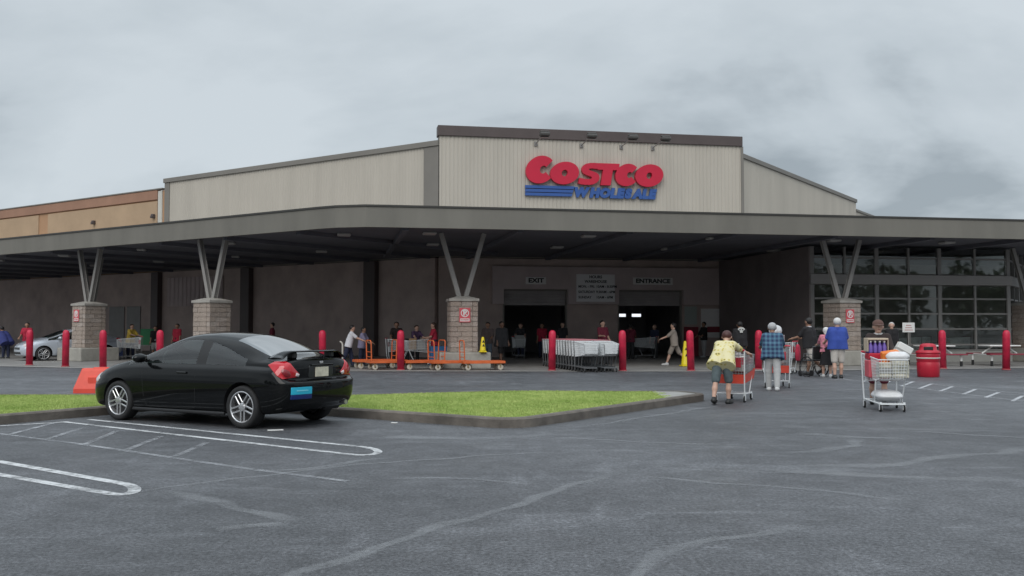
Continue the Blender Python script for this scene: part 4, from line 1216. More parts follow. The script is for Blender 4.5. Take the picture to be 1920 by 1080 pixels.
# ------------------------------------------------------------------ bollards, barrier, cones, bin, tables
b0 = thing('bollard', '', 'bollard', (0, 0, 0), 0, 'red bollards along the walkway edge')
q = MB(); q.lathe([(.125, .0), (.125, 1.20), (.118, 1.27), (.10, 1.33), (.06, 1.368), (.015, 1.378)], 24); q.build('post', RED, b0, True)
q = MB(); q.lathe([(.15, .0), (.15, .02), (.13, .035)], 20); q.build('base_ring', mat('base_ring_red', (0.36, 0.07, 0.08), .7), b0)
BOL = [((-18.87, 37.62), 'leftmost red bollard, before the nose of the silver car'), ((-16.8, 36.2), 'second red bollard from the left, before the plinth of a stone pillar'), ((-15.0, 35.3), 'red bollard behind the red plastic barrier'),
       ((-12.7, 34.7), 'red bollard just above the windscreen of the black car'), ((-6.73, 34.2), 'red bollard just right of the black car roof'), ((-3.86, 33.4), 'red bollard standing before the orange flatbed carts'),
       ((1.37, 33.0), 'red bollard at the left end of the nested cart rows'), ((3.76, 32.7), 'red bollard at the right end of the nested cart rows'), ((6.1, 32.8), 'red bollard beside the right yellow caution cone'),
       ((8.68, 33.9), 'red bollard behind the person in the blue plaid shirt'), ((15.4, 34.4), 'red bollard just right of the red litter bin'), ((17.2, 33.5), 'rightmost red bollard, before a white picnic table')]
for k, (p, lab) in enumerate(BOL):
    if k == 0: b0.location = (*p, .009); b0['label'] = lab
    else: o = clone(b0, (*p, .009), random.uniform(0, 90), lab); o.rotation_euler = (R(random.uniform(-1.2, 1.2)), R(random.uniform(-1.2, 1.2)), o.rotation_euler.z)

bt = thing('plastic_barrier', 'red plastic traffic barrier lying beyond the lawn by the nose of the black car', 'barrier', (-8.95, 22.15, 0), 4)
q = MB(); L0 = 1.0
sec = [(-.29, 0), (-.29, .1), (-.15, .50), (-.12, .555), (.12, .555), (.15, .50), (.29, .1), (.29, 0)]
n_ = len(sec)
vs = [(-L0 + (.13 if z > .3 else 0), y, z) for y, z in sec] + [(L0 - (.13 if z > .3 else 0), y, z) for y, z in sec]
q.add(vs, [tuple(range(n_)), tuple(reversed(range(n_, 2 * n_)))] + [(i, n_ + i, n_ + (i + 1) % n_, (i + 1) % n_) for i in range(n_)])
q.build('shell', REDL, bt)
for x in (-.55, .0, .55):
    MB().box((x, -.232, .24), (.30, .035, .26), .02, Matrix.Translation((0, 0, 0))).build('rib', REDL, bt)
MB().box((0, 0, .56), (1.3, .1, .03), .01).build('top_rail', REDL, bt)

def cone(loc, lab, h=.95):
    t = thing('caution_cone', lab, 'cone', loc, random.uniform(-20, 20), 'yellow caution cones')
    q = MB(); w_ = min(1, h / .9 + .1); q.lathe([(.165 * w_, .05), (.15 * w_, .09), (.055, h - .06), (.04, h), (.02, h + .01)], 24); q.build('cone_body', YELLOW, t, True)
    MB().box((0, 0, .028), (.36 * w_, .36 * w_, .05), .02).build('base', YELLOW, t)
    q = MB()
    for z in (.4 * h, .65 * h):
        r = .15 * w_ - (z - .09) * (.15 * w_ - .055) / (h - .15) + .004
        q.add([(-.05, -r, z), (.05, -r, z), (0, -r + .006, z + .1)], [(0, 1, 2)])
    q.build('warning_mark', INK, t); return t
cone((6.55, 36.4, .009), 'yellow caution cone standing on the damp floor beside a red bollard')
cone((-1.05, 34.6, .58), 'yellow caution cone standing on the pillar plinth', .55)

lb = thing('litter_bin', 'round red litter bin with a domed lid and a pale band', 'litter bin', (12.5, 28.9, 0), -20)
q = MB(); q.lathe([(.29, 0), (.31, .02), (.325, .3), (.325, .42), (.315, .44), (.315, .47), (.33, .49), (.335, .66), (.335, .70)], 32); q.build('drum', REDP, lb, True)
q = MB(); q.lathe([(.327, .545), (.341, .55), (.341, .585), (.336, .59)], 32); q.build('pale_band', OFFWHITE, lb, True)
q = MB(); q.lathe([(.345, .70), (.35, .73), (.33, .78), (.25, .81), (.24, .90), (.22, .96), (.15, 1.0), (.03, 1.01)], 32); q.build('lid', REDP, lb, True)
MB().box((0, -.235, .855), (.26, .05, .11), .015).build('opening', DARK, lb)

tb0 = thing('picnic_table', '', 'table', (0, 0, 0), 0, 'white picnic tables with red benches')
MB().box((0, 0, .765), (1.25, .85, .05), .015).build('table_top', WHITE, tb0)
for y in (-.72, .72): MB().box((0, y, .45), (1.75, .28, .05), .015).build('bench', mat('bench_maroon', (0.25, 0.03, 0.05), .5), tb0)
for sx in (-1, 1):
    q = MB(); q.tube((sx * .28, 0, .74), (sx * .70, 0, .47), .03); q.tube((sx * .70, -.72, .43), (sx * .70, .72, .43), .03); q.build('brace', WHITE, tb0)
    for sy in (-1, 1):
        q = MB(); q.tube((sx * .70, sy * .66, .43), (sx * .70, sy * .66, .20), .042); lg = q.build('leg', WHITE, tb0)
        q = MB(); q.tube((sx * .70, sy * .66, .20), (sx * .70, sy * .66, 0), .05); q.build('foot', RUBBER, lg)
for k, (p, rz, lab) in enumerate([((16.2, 36.9), 4, 'white picnic table with red benches between two red bollards, the one nearer the litter bin'), ((18.9, 37.3), 4, 'white picnic table behind the rightmost red bollard'), ((21.6, 37.7), 4, 'white picnic table cut by the right edge of the picture')]):
    if k == 0: tb0.location = (*p, .009); tb0.rotation_euler = (0, 0, R(rz)); tb0['label'] = lab
    else: clone(tb0, (*p, .009), rz, lab)
t = thing('small_notice', 'small white notice standing by a red bollard before the glass front', 'notice', (15.6, 37.8, .009), 5)
MB().box((0, 0, 1.47), (.50, .02, .38), .004).build('plate', WHITE, t)
q = MB(); q.tube((0, .03, 0), (0, .03, 1.4), .02); q.lathe([(.16, 0), (.16, .03), (.03, .05)], 16); q.build('stand', STEEL, t)
q = MB()
for k in range(3): q.box((0, -.0125, 1.37 + k * .09), (.34 - .06 * k, .003, .03))
# the printed lines on the notice are too small to read
q.build('printed_lines', mat('faded_red_print', (0.45, 0.2, 0.2), .6), t)

# ------------------------------------------------------------------ shopping carts
def wires(mb, a, b, c, d, nu, nv, r):
    """wire mesh panel between corners a-b (bottom) and d-c (top)"""
    a, b, c, d = map(Vector, (a, b, c, d))
    for i in range(nu + 1):
        t = i / nu; mb.tube(a.lerp(b, t), d.lerp(c, t), r, n=4, caps=False)
    for j in range(nv + 1):
        t = j / nv; mb.tube(a.lerp(d, t), b.lerp(c, t), r * (1.6 if j in (0, nv) else 1), n=4, caps=False)
def make_cart(label, wire=GALV, legs=CARTGREY, low=None, solid=False, group=None):
    t = thing('shopping_cart', label, 'shopping cart', (0, 0, 0), 0, group)
    w0, w1, y0, y1 = .31, .25, -.44, .52
    z0r, z0f, z1r, z1f = .50, .58, 1.00, .92
    A = [(-w0 + .03, y0, z0r), (w0 - .03, y0, z0r), (w1 - .03, y1 - .04, z0f), (-w1 + .03, y1 - .04, z0f)]
    B = [(-w0, y0 - .03, z1r), (w0, y0 - .03, z1r), (w1, y1, z1f), (-w1, y1, z1f)]
    q = MB(); r = .0048 if not solid else .012
    wires(q, A[3], A[0], B[0], B[3], 18, 7, r); wires(q, A[1], A[2], B[2], B[1], 18, 7, r)
    wires(q, A[2], A[3], B[3], B[2], 10, 6, r); wires(q, A[0], A[1], A[2], A[3], 9, 14, r)
    q.path([B[0], B[1], B[2], B[3]], .011, 6, True)
    q.build('basket', wire, t)
    q = MB(); wires(q, A[0], A[1], B[1], B[0], 10, 7, r); q.build('rear_gate', wire, t)
    q = MB()
    for s in (-1, 1):
        q.path([(s * .20, .46, .135), (s * .27, -.1, .16), (s * .29, -.46, .17), (s * .30, -.50, .5), (s * .31, -.53, 1.03)], .014, 6)
        q.path([(s * .235, .12, .15), (s * .25, .30, .56)], .013, 6)
    q.tube((-.2, .46, .135), (.2, .46, .135), .014); q.tube((-.29, -.40, .168), (.29, -.40, .168), .012)
    wires(q, (-.28, -.40, .17), (.28, -.40, .17), (.2, .46, .14), (-.2, .46, .14), 6, 7, .005)
    q.build('frame', legs, t)
    if low:
        q = MB(); q.add([(-.285, y0, z0r - .13), (.285, y0, z0r - .13), (w1 - .015, y1, z0f - .14), (-w1 + .015, y1, z0f - .14), (-.31, y0 - .01, z0r + .05), (.31, y0 - .01, z0r + .05), (w1 + .01, y1 + .02, z0f + .06), (-w1 - .01, y1 + .02, z0f + .06)],
                        [(3, 2, 1, 0), (0, 1, 5, 4), (1, 2, 6, 5), (2, 3, 7, 6), (3, 0, 4, 7)]); q.build('basket_base', low, t)
    q = MB(); q.tube((-.315, -.535, 1.035), (.315, -.535, 1.035), .014 if solid else .022, n=10); q.build('handle', mat('faded_red_handle', (.40, .15, .17), .5) if solid else REDP, t)
    MB().box((0, -.455, .79), (.44, .02, .20), .008).build('child_seat_flap', CARTDARK if solid else mat('flap_red', (0.45, 0.03, 0.05), .5), t)
    wm_ = fm_ = None
    for x, y in ((-.2, .43), (.2, .43), (-.285, -.43), (.285, -.43)):
        if fm_ is None:
            q = MB(); q.tube((0, 0, .17), (0, 0, .13), .02, n=8); q.box((-.02, -.015, .085), (.006, .05, .10)); q.box((.02, -.015, .085), (.006, .05, .10))
            o = q.build('caster', legs, t); fm_ = o.data
            q = MB(); M = Matrix.Translation((0, -.02, .063)) @ Matrix.Rotation(R(90), 4, 'Y'); q.lathe([(.045, -.016), (.063, -.012), (.063, .012), (.045, .016)], 16, M)
            wm_ = q.build('wheel', RUBBER, o, True).data
        else: o = link('caster', fm_, t); link('wheel', wm_, o)
        o.location = (x, y, 0)
    return t
def put(t, p, rz, z=0.0): t.location = (p[0], p[1], z); t.rotation_euler = (0, 0, R(rz)); return t

# two rows of nested carts
cg = 'nested shopping carts in two rows before the entrance'
c0 = make_cart('grey shopping cart nested in one of the two rows between red bollards', CARTGREY, CARTDARK, solid=True, group=cg)
bx = Vector((math.cos(R(12)), math.sin(R(12)))); by = Vector((math.sin(R(12)), -math.cos(R(12))))   # noses point towards the camera
lab_n = 'grey shopping cart nested behind another in the two rows between red bollards'
for row, x0 in ((0, 2.50), (1, 3.17)):
    for k in range(13):
        o = c0 if (row, k) == (0, 0) else copy_tree(c0)
        put(o, Vector((x0, 32.05 + row * .12)) - by * (k * .37), 192, .009)
        o['label'] = lab_n if k else ('front cart of the left nested row, nearest the camera', 'front cart of the right nested row, touching the red bollard')[row]

# shopping carts in use
ct_lady = put(make_cart('shopping cart with a red base pushed by the person in the floral shirt', low=REDL), (4.58, 19.68), -28)
ct_plaid = put(make_cart('shopping cart with a red base pushed by the person in the plaid shirt', low=REDL), (6.62, 24.15), -12)
ct_dark = put(make_cart('shopping cart with a teal tub pushed by the person in black', CARTGREY), (8.62, 31.1), 60)
ct_man = put(make_cart('shopping cart piled with groceries and facing the camera', CARTGREY), (6.78, 17.45), 172)
ct_exit = put(make_cart('shopping cart holding a grey carton inside the left doorway', CARTGREY, CARTDARK), (.35, 45.4), 185, .009)
ct_ent = put(make_cart('shopping cart inside the right doorway', CARTGREY, CARTDARK), (6.25, 45.2), 80, .009)
ct_w1 = put(make_cart('grey shopping cart before the dark wall, left of the person in the red vest', CARTGREY), (-3.75, 37.9), 95, .009)
ct_w2 = put(make_cart('grey shopping cart pushed by the person in the dark tan top', CARTGREY), (-4.5, 38.6), 270, .009)
ct_yel = put(make_cart('grey shopping cart beside the person in the yellow top', CARTGREY, CARTDARK), (-17.6, 44.2), 120, .009)

for k in range(7):
    o = clone(c0, GM @ Vector((.9 + k * 1.22, 2.2 + (k % 2) * 1.1, .03)), random.uniform(80, 120), 'shopping cart parked inside behind the panes of the dark glass front', 'carts behind the glass front')
# ------------------------------------------------------------------ goods
def carton(name, lab, cat, c, d, m, rz=0, tilt=(0, 0), bev=.012, tape=None, cols=None, group=None):
    """c: centre of the underside"""
    t = thing(name, lab, cat, c, rz, group); t.rotation_euler = (R(tilt[0]), R(tilt[1]), R(rz))
    MB().box((0, 0, d[2] / 2), d, bev).build('carton_body', m, t)
    if tape: MB().box((0, 0, d[2] + .001), (d[0] * .16, d[1] * .98, .003)).build('tape', tape, t)
    if cols:
        for k, (z0, z1, mm) in enumerate(cols):
            MB().box((0, 0, d[2] * (z0 + z1) / 2), (d[0] + .006, d[1] + .006, d[2] * (z1 - z0)), bev).build('printed_band', mm, t)
    return t
PINK = mat('pink_red_print', (0.60, 0.10, 0.13), .5); PALE = mat('pale_print', (0.62, 0.58, 0.55), .5); PURPLE = mat('purple_print', (0.16, 0.10, 0.40), .45)
ORP = mat('orange_print', (0.75, 0.20, 0.03), .45); YEP = mat('yellow_print', (0.75, 0.58, 0.08), .45); TEAL = mat('teal_tub', (0.03, 0.22, 0.26), .45); BLUEP = mat('blue_plastic', (0.03, 0.13, 0.30), .5)
KRAFT = mat('kraft_card', (0.34, 0.22, 0.12), .8, noise=(3, .15)); GREYCARD = mat('grey_card', (0.35, 0.35, 0.34), .8)
def on_cart(ct, x, y, z): return ct.matrix_basis @ Vector((x, y, z))
carton('carton', 'pink and white carton lying in the cart of the person in the floral shirt', 'carton', on_cart(ct_lady, 0, .05, .60), (.44, .72, .30), PALE, -28, cols=[(.45, .98, PINK)])
carton('carton', 'pink and white carton lying in the cart of the person in the plaid shirt', 'carton', on_cart(ct_plaid, 0, .05, .585), (.38, .58, .26), PALE, -12, cols=[(.5, .98, PINK)])
for k, (x, y, m, lb_) in enumerate(((-.12, -.2, KRAFT, 'brown'), (.10, -.22, mat('white_bottle', (.6, .6, .62), .4), 'white'), (.0, .0, mat('dark_red_bottle', (.22, .05, .05), .4), 'dark red'))):
    t = thing('jug', lb_ + ' jug on the carton in the cart of the floral shirted person', 'jug', on_cart(ct_lady, x, y, .905), 0)
    q = MB(); q.lathe([(.06, 0), (.065, .02), (.065, .15), (.03, .20), (.025, .23)], 14); q.build('jug_body', m, t, True)
    q = MB(); q.lathe([(.03, .23), (.03, .26)], 12); q.build('jug_cap', WHITE, t)
# the loaded cart in front
t = thing('bottle_pack', 'tall pack of purple capped bottles at the left of the piled cart', 'bottle pack', on_cart(ct_man, .14, -.12, .58), 172)
MB().box((0, 0, .16), (.34, .36, .32), .02).build('wrap', PINK, t)
MB().box((0, 0, .385), (.33, .35, .12), .02).build('red_wrap', REDP, t)
q0 = None
for i in range(4):
    for j in range(4):
        q = MB(); q.lathe([(.036, 0), (.038, .02), (.038, .12), (.014, .18), (.014, .2)], 10)
        o = q.build('bottle', PURPLE, t, True); o.location = (-.12 + i * .08, -.12 + j * .08, .445)
        cpp = MB(); cpp.lathe([(.018, 0), (.018, .03)], 8); c_ = cpp.build('bottle_cap', WHITE, o); c_.location = (0, 0, .195)
MB().box((0, 0, .70), (.36, .34, .035), .006).build('cardboard_lid', mat('pale_card', (0.52, 0.43, 0.33), .8), t)
for s in (-1, 1): MB().box((s * .175, 0, .58), (.012, .33, .22), .003).build('cardboard_side', mat('pale_card', (0, 0, 0)), t)
carton('snack_box', 'orange and yellow snack box leaning in the piled cart', 'box', on_cart(ct_man, -.03, .20, .80), (.30, .12, .28), ORP, 180, (-14, 8), cols=[(.0, .32, YEP)])
carton('carton', 'white carton tilted at the top right of the piled cart', 'carton', on_cart(ct_man, -.24, .02, .98), (.27, .18, .22), WHITE, 172, (0, -30), cols=[(.3, .55, GREYCARD)])
carton('cracker_box', 'cream printed box at the nose of the piled cart', 'box', on_cart(ct_man, -.14, .37, .60), (.28, .22, .30), mat('cream_card', (.58, .55, .45), .7, noise=(14, .35)), 172, cols=[(.2, .8, mat('cream_print', (.42, .42, .36), .7, noise=(22, .5)))])
carton('cracker_box', 'pale box with dark print beside the bottle pack in the piled cart', 'box', on_cart(ct_man, .12, .36, .60), (.22, .22, .27), mat('cream_card', (0, 0, 0)), 172, cols=[(.25, .7, GREYCARD)])
def sack(name, lab, cat, c, r, m, rz=0, tilt=0):
    bm = bmesh.new(); bmesh.ops.create_icosphere(bm, subdivisions=4, radius=1)
    ph = random.uniform(0, 9)
    for v in bm.verts:
        x, y, z = v.co
        f = lambda u: math.copysign(abs(u) ** .62, u)
        x, y = f(x), f(y)
        w = 1 + .06 * math.sin(5 * x + ph) * math.sin(6 * y + ph * 2) + .03 * math.sin(13 * x + 9 * y + ph)
        edge = max(abs(x), abs(y))
        zz = z * w * (1 - .55 * max(0, edge - .75) * 3)
        v.co = Vector((x * r[0], y * r[1], zz * r[2] + r[2] * .85))
    for v in bm.verts: v.co.z = max(v.co.z, 0.0)
    me = bpy.data.meshes.new(name); bm.to_mesh(me); bm.free(); me.materials.append(m)
    for p in me.polygons: p.use_smooth = True
    o = link(name, me); o.location = c; o.rotation_euler = (0, R(tilt), R(rz)); return tag(o, lab, cat)
BAGM = mat('white_plastic_bag', (0.70, 0.70, 0.71), .4, noise=(5, .1), bump=(14, .6))
sack('sack', 'white sack lying on the low rack of the piled cart', 'sack', on_cart(ct_man, 0, .02, .178), (.24, .40, .10), BAGM, 172)
sack('plastic_bag', 'white plastic bag on the goods at the nose of the piled cart', 'bag', on_cart(ct_man, -.12, .34, .905), (.20, .13, .085), BAGM, 150)
sack('plastic_bag', 'white plastic bag on top of the cart pushed by the person in black', 'bag', on_cart(ct_dark, .02, .1, 1.24), (.20, .16, .17), BAGM, 30)
carton('carton', 'pinkish grey carton under the white bag in the cart pushed by the person in black', 'carton', on_cart(ct_dark, .02, .1, .60), (.40, .5, .64), mat('pink_grey_card', (.36, .30, .31), .7, noise=(8, .3)), 60)
t = thing('storage_tub', 'teal storage tub on the low rack of the cart pushed by the person in black', 'tub', on_cart(ct_dark, 0, 0, .178), 60)
MB().box((0, 0, .12), (.46, .62, .24), .04).build('tub_body', TEAL, t); MB().box((0, 0, .255), (.5, .66, .03), .012).build('tub_lid', BLUEP, t)
sack('red_bag', 'red shopping bag hanging at the handle of the cart pushed by the person in black', 'bag', on_cart(ct_dark, -.03, -.62, .42), (.16, .07, .28), mat('red_bag_cloth', (.50, .03, .07), .8, noise=(6, .2), bump=(16, .5)), 60)
carton('carton', 'grey carton in the cart inside the left doorway', 'carton', on_cart(ct_exit, 0, 0, .60), (.42, .55, .5), GREYCARD, 185)
for k in range(2): carton('carton', ('dark' if k else 'pale') + ' carton in the grey cart left of the person in the red vest', 'carton', on_cart(ct_w1, 0, -.18 + k * .34, .60), (.4, .3, .34 + .1 * k), (GREYCARD, KRAFT)[k], 95)
carton('cool_box', 'blue plastic tub on the walkway behind the flatbed carts', 'tub', (-2.65, 36.9, .009), (1.0, .55, .75), BLUEP, 12, bev=.03)
for k, x in enumerate((-5.05, -4.55)): carton('waste_bin', ('left' if k == 0 else 'right') + ' of two black square bins by the dark wall', 'waste bin', (x, 40.6, .009), (.42, .42, 1.0), mat('black_bin', (.02, .022, .025), .5), 10, bev=.03)
carton('green_carton', 'green carton on the walkway by the dark wall at left', 'carton', (-18.3, 48.4, .6), (.75, .5, .8), mat('green_card', (.05, .24, .11), .7), 20)
t = thing('folding_table', 'blue grey folding table under the canopy, before the person in the yellow top', 'table', (-18.9, 45.0, .009), 10)
MB().box((0, 0, .72), (1.5, .8, .05), .01).build('table_top', mat('blue_grey_top', (.25, .28, .36), .6), t); MB().box((0, -.41, .40), (1.5, .02, .6), .004).build('table_skirt', mat('blue_cloth', (.06, .085, .20), .8, noise=(4, .2)), t)
for sx in (-.65, .65): MB().box((sx, .3, .35), (.05, .05, .69)).build('leg', STEEL, t)
t2 = thing('folding_table', 'plain folding table carrying the green carton at left', 'table', (-18.2, 48.4, .009), 20)
MB().box((0, 0, .57), (1.6, .7, .04), .01).build('table_top', GREYCARD, t2)
for sx in (-.7, .7):
    for sy in (-.28, .28): MB().box((sx, sy, .275), (.05, .05, .55)).build('leg', STEEL, t2)

# orange flatbed carts
def flatbed(label, group='orange flatbed carts before the pillar'):
    t = thing('flatbed_cart', label, 'flatbed cart', (0, 0, 0), 0, group)
    q = MB(); q.box((0, 0, .29), (1.45, .72, .03), .005)
    q.build('deck', ORANGE, t)
    q = MB()
    for y in (-.36, .36): q.box((0, y, .275), (1.5, .035, .085), .006)
    for x in (-.735, .735): q.box((x, 0, .275), (.035, .68, .085), .006)
    q.build('rim', ORANGE, t)
    q = MB()
    q.path([(-.70, -.31, .30), (-.72, -.31, .92)] + [(-.725, -.31 + .1 * (1 - math.cos(a)), .92 + .1 * math.sin(a)) for a in (.5, 1.0, 1.57)] + [(-.725, .31 - .1 * (1 - math.cos(a)), .92 + .1 * math.sin(a)) for a in (1.57, 1.0, .5)] + [(-.72, .31, .92), (-.70, .31, .30)], .021, 8)
    q.tube((-.71, -.31, .62), (-.71, .31, .62), .014); q.tube((-.705, -.31, .45), (-.705, .31, .45), .014)
    q.build('push_handle', ORANGE, t)
    fm_ = None
    for x, y in ((-.58, -.28), (-.58, .28), (.58, -.28), (.58, .28)):
        if fm_ is None:
            q = MB(); q.box((0, 0, .225), (.11, .09, .012)); q.box((0, -.035, .16), (.045, .008, .13)); q.box((0, .035, .16), (.045, .008, .13)); o = q.build('caster', mat('caster_brass', (.34, .24, .12), .5, noise=(9, .3)), t); fm_ = o.data
            q = MB(); M = Matrix.Translation((.015, 0, .10)) @ Matrix.Rotation(R(90), 4, 'X'); q.lathe([(.035, -.024), (.085, -.024), (.10, -.017), (.10, .017), (.085, .024), (.035, .024)], 20, M)
            o2 = q.build('wheel', mat('wheel_cream', (.55, .50, .42), .6), o, True); wm_ = o2.data
            q = MB(); q.lathe([(.03, -.027), (.03, .027)], 12, M); hm_ = q.build('hub', TRIM, o2).data
        else: o = link('caster', fm_, t); o2 = link('wheel', wm_, o); link('hub', hm_, o2) if False else None
        o.location = (x, y, 0)
    return t
f0 = flatbed('orange flatbed cart pushed by the person in the white shirt')
put(f0, (-4.95, 34.8), 203, .009)
FB = [((-4.35, 33.9), 24, 'orange flatbed cart with its loop handle just right of the white shirted person'), ((-3.15, 34.0), 206, 'orange flatbed cart behind the red bollard, handle at its right'), ((-2.15, 33.55), 25, 'orange flatbed cart with its handle left of the pillar plinth'), ((-1.05, 33.45), 18, 'orange flatbed cart before the pillar plinth, farthest right of its row')]
for p, rz, lab in FB: clone(f0, (*p, .009), rz, lab)
t = thing('steel_rail', 'bent pale steel rail sticking up behind the black car boot', 'rail', (-6.15, 34.9, .009), 0)
q = MB(); q.path([(0, 0, 0), (0, 0, .85), (-.03, 0, .93), (-.1, 0, .96)], .03, 8); q.build('rail', OFFWHITE, t)
q = MB(); q.lathe([(.09, 0), (.09, .02)], 12); q.build('foot_plate', STEEL, t)
# wheelchair
wc = thing('wheelchair', 'black wheelchair between the person in black and the person in pink', 'wheelchair', (9.15, 29.15, 0), 24)
for s in (-1, 1):
    q = MB(); q.path([(s * .29, .3 * math.cos(a), .3 + .3 * math.sin(a)) for a in [2 * math.pi * k / 28 for k in range(28)]], .02, 6, True)
    for k in range(8):
        a = math.pi * 2 * k / 8; q.tube((s * .29, 0, .3), (s * .29, .29 * math.cos(a), .3 + .29 * math.sin(a)), .004, n=4)
    q.build('wheel', RUBBER, wc)
    q = MB(); q.path([(s * .23, -.22, .9), (s * .23, -.18, .5), (s * .23, .25, .48), (s * .22, .42, .12)], .013, 6); q.tube((s * .23, -.22, .9), (s * .23, -.34, .92), .016); q.path([(s * .23, -.18, .68), (s * .23, .18, .68), (s * .23, .2, .48)], .012, 6); q.build('side_frame', CARTDARK, wc)
    q = MB(); M = Matrix.Translation((s * .22, .36, .085)) @ Matrix.Rotation(R(90), 4, 'Y'); q.lathe([(.05, -.015), (.085, -.012), (.085, .012), (.05, .015)], 14, M); q.build('front_caster', RUBBER, wc)
MB().box((0, .04, .49), (.44, .44, .04), .012).build('seat', TRIM, wc); MB().box((0, -.20, .72), (.44, .03, .4), .012).build('backrest', TRIM, wc); MB().box((0, .45, .12), (.36, .14, .015), .004).build('footrest', CARTDARK, wc)
t = tag(MB().box((0, 0, .006), (.22, .09, .012), .003).build('litter_scrap', WHITE), 'white scrap of paper on the asphalt behind the rear wheel of the black car', 'litter'); t.location = (-3.42, 13.95, .004); t.rotation_euler = (0, 0, .4)
t = tag(MB().box((0, 0, .006), (.10, .05, .012), .003).build('litter_scrap', WHITE), 'small white scrap beside the kerb right of the black car', 'litter'); t.location = (-1.83, 15.0, .004); t.rotation_euler = (0, 0, -.3)

# ------------------------------------------------------------------ people
def surfnet(D, org, h):
    S = D < 0
    nx, ny, nz = D.shape
    C = np.zeros((nx - 1, ny - 1, nz - 1), np.int8)
    for i in (0, 1):
        for j in (0, 1):
            for k in (0, 1): C += S[i:nx - 1 + i, j:ny - 1 + j, k:nz - 1 + k]
    A = (C > 0) & (C < 8)
    ijk = np.argwhere(A); n = len(ijk)
    idx = -np.ones(A.shape, np.int64); idx[A] = np.arange(n)
    acc = np.zeros((n, 3)); cnt = np.zeros(n)
    for ax in range(3):
        e_ = np.zeros(3, int); e_[ax] = 1
        o1, o2 = [q for q in range(3) if q != ax]
        for u in (0, 1):
            for v in (0, 1):
                off = np.zeros(3, int); off[o1] = u; off[o2] = v
                p0 = ijk + off; p1 = p0 + e_
                d0 = D[p0[:, 0], p0[:, 1], p0[:, 2]]; d1 = D[p1[:, 0], p1[:, 1], p1[:, 2]]
                m = (d0 < 0) != (d1 < 0)
                t = d0[m] / (d0[m] - d1[m])
                w = np.tile(off.astype(float), (m.sum(), 1)); w[:, ax] += t
                acc[m] += w; cnt[m] += 1
    V = np.asarray(org) + h * (ijk + acc / cnt[:, None])
    Q = []
    for ax in range(3):
        a1, a2 = (ax + 1) % 3, (ax + 2) % 3
        St = np.transpose(S, (ax, a1, a2)); It = np.transpose(idx, (ax, a1, a2))
        s0, s1 = St[:-1, 1:-1, 1:-1], St[1:, 1:-1, 1:-1]
        for flip, m in ((False, s0 & ~s1), (True, ~s0 & s1)):
            i, j, k = np.nonzero(m); j = j + 1; k = k + 1
            q = np.stack([It[i, j - 1, k - 1], It[i, j, k - 1], It[i, j, k], It[i, j - 1, k]], 1)
            Q.append(q[:, ::-1] if flip else q)
    return V, np.concatenate(Q)
def sdf_mesh(name, prims, h, m, parent, clips=(), k=.03):
    """prims: (a, b, ra, rb[, k]) tapered capsules joined smoothly into ONE surface"""
    P = [(np.array(p[0], float), np.array(p[1], float), p[2], p[3], (p[4] if len(p) > 4 else k)) for p in prims]
    lo = np.min([np.minimum(a, b) - max(ra, rb) for a, b, ra, rb, _ in P], 0) - 3 * h
    hi = np.max([np.maximum(a, b) + max(ra, rb) for a, b, ra, rb, _ in P], 0) + 3 * h
    n = np.ceil((hi - lo) / h).astype(int) + 1
    ax = [lo[i] + h * np.arange(n[i]) for i in range(3)]
    D = np.full(n, .5, np.float32)
    for a, b, ra, rb, kk in P:
        r = max(ra, rb) + kk + 3 * h
        l = np.maximum(((np.minimum(a, b) - r - lo) / h).astype(int), 0); u = np.minimum(((np.maximum(a, b) + r - lo) / h).astype(int) + 2, n)
        X = ax[0][l[0]:u[0], None, None] - a[0]; Y = ax[1][None, l[1]:u[1], None] - a[1]; Z = ax[2][None, None, l[2]:u[2]] - a[2]
        ba = b - a; L2 = max(1e-9, ba @ ba)
        t = np.clip((X * ba[0] + Y * ba[1] + Z * ba[2]) / L2, 0, 1)
        d2 = np.sqrt((X - t * ba[0]) ** 2 + (Y - t * ba[1]) ** 2 + (Z - t * ba[2]) ** 2) - (ra + (rb - ra) * t)
        sl = (slice(l[0], u[0]), slice(l[1], u[1]), slice(l[2], u[2]))
        d1 = D[sl]; hh = np.clip(.5 + .5 * (d1 - d2) / kk, 0, 1)
        D[sl] = d1 * (1 - hh) + d2 * hh - kk * hh * (1 - hh)
    for p, nn in clips:
        nn = np.array(nn, float); nn /= np.linalg.norm(nn)
        D = np.maximum(D, (ax[0][:, None, None] - p[0]) * nn[0] + (ax[1][None, :, None] - p[1]) * nn[1] + (ax[2][None, None, :] - p[2]) * nn[2])
    D = np.where(np.abs(D) < 1e-7, 1e-7, D)
    V, Q = surfnet(D, lo, h)
    me = bpy.data.meshes.new(name)
    me.vertices.add(len(V)); me.vertices.foreach_set('co', V.ravel())
    me.loops.add(Q.size); me.loops.foreach_set('vertex_index', Q.ravel().astype(np.int32))
    me.polygons.add(len(Q)); me.polygons.foreach_set('loop_start', np.arange(0, Q.size, 4, dtype=np.int32))
    me.update(calc_edges=True); me.validate()
    me.polygons.foreach_set('use_smooth', [True] * len(me.polygons))
    me.materials.append(m)
    return link(name, me, parent)
SKIN_L = mat('light_skin', (0.52, 0.32, 0.24), .55, noise=(14, .08)); SKIN_T = mat('tan_skin', (0.30, 0.165, 0.11), .55, noise=(14, .08)); SKIN_D = mat('brown_skin', (0.17, 0.09, 0.06), .55, noise=(14, .08))
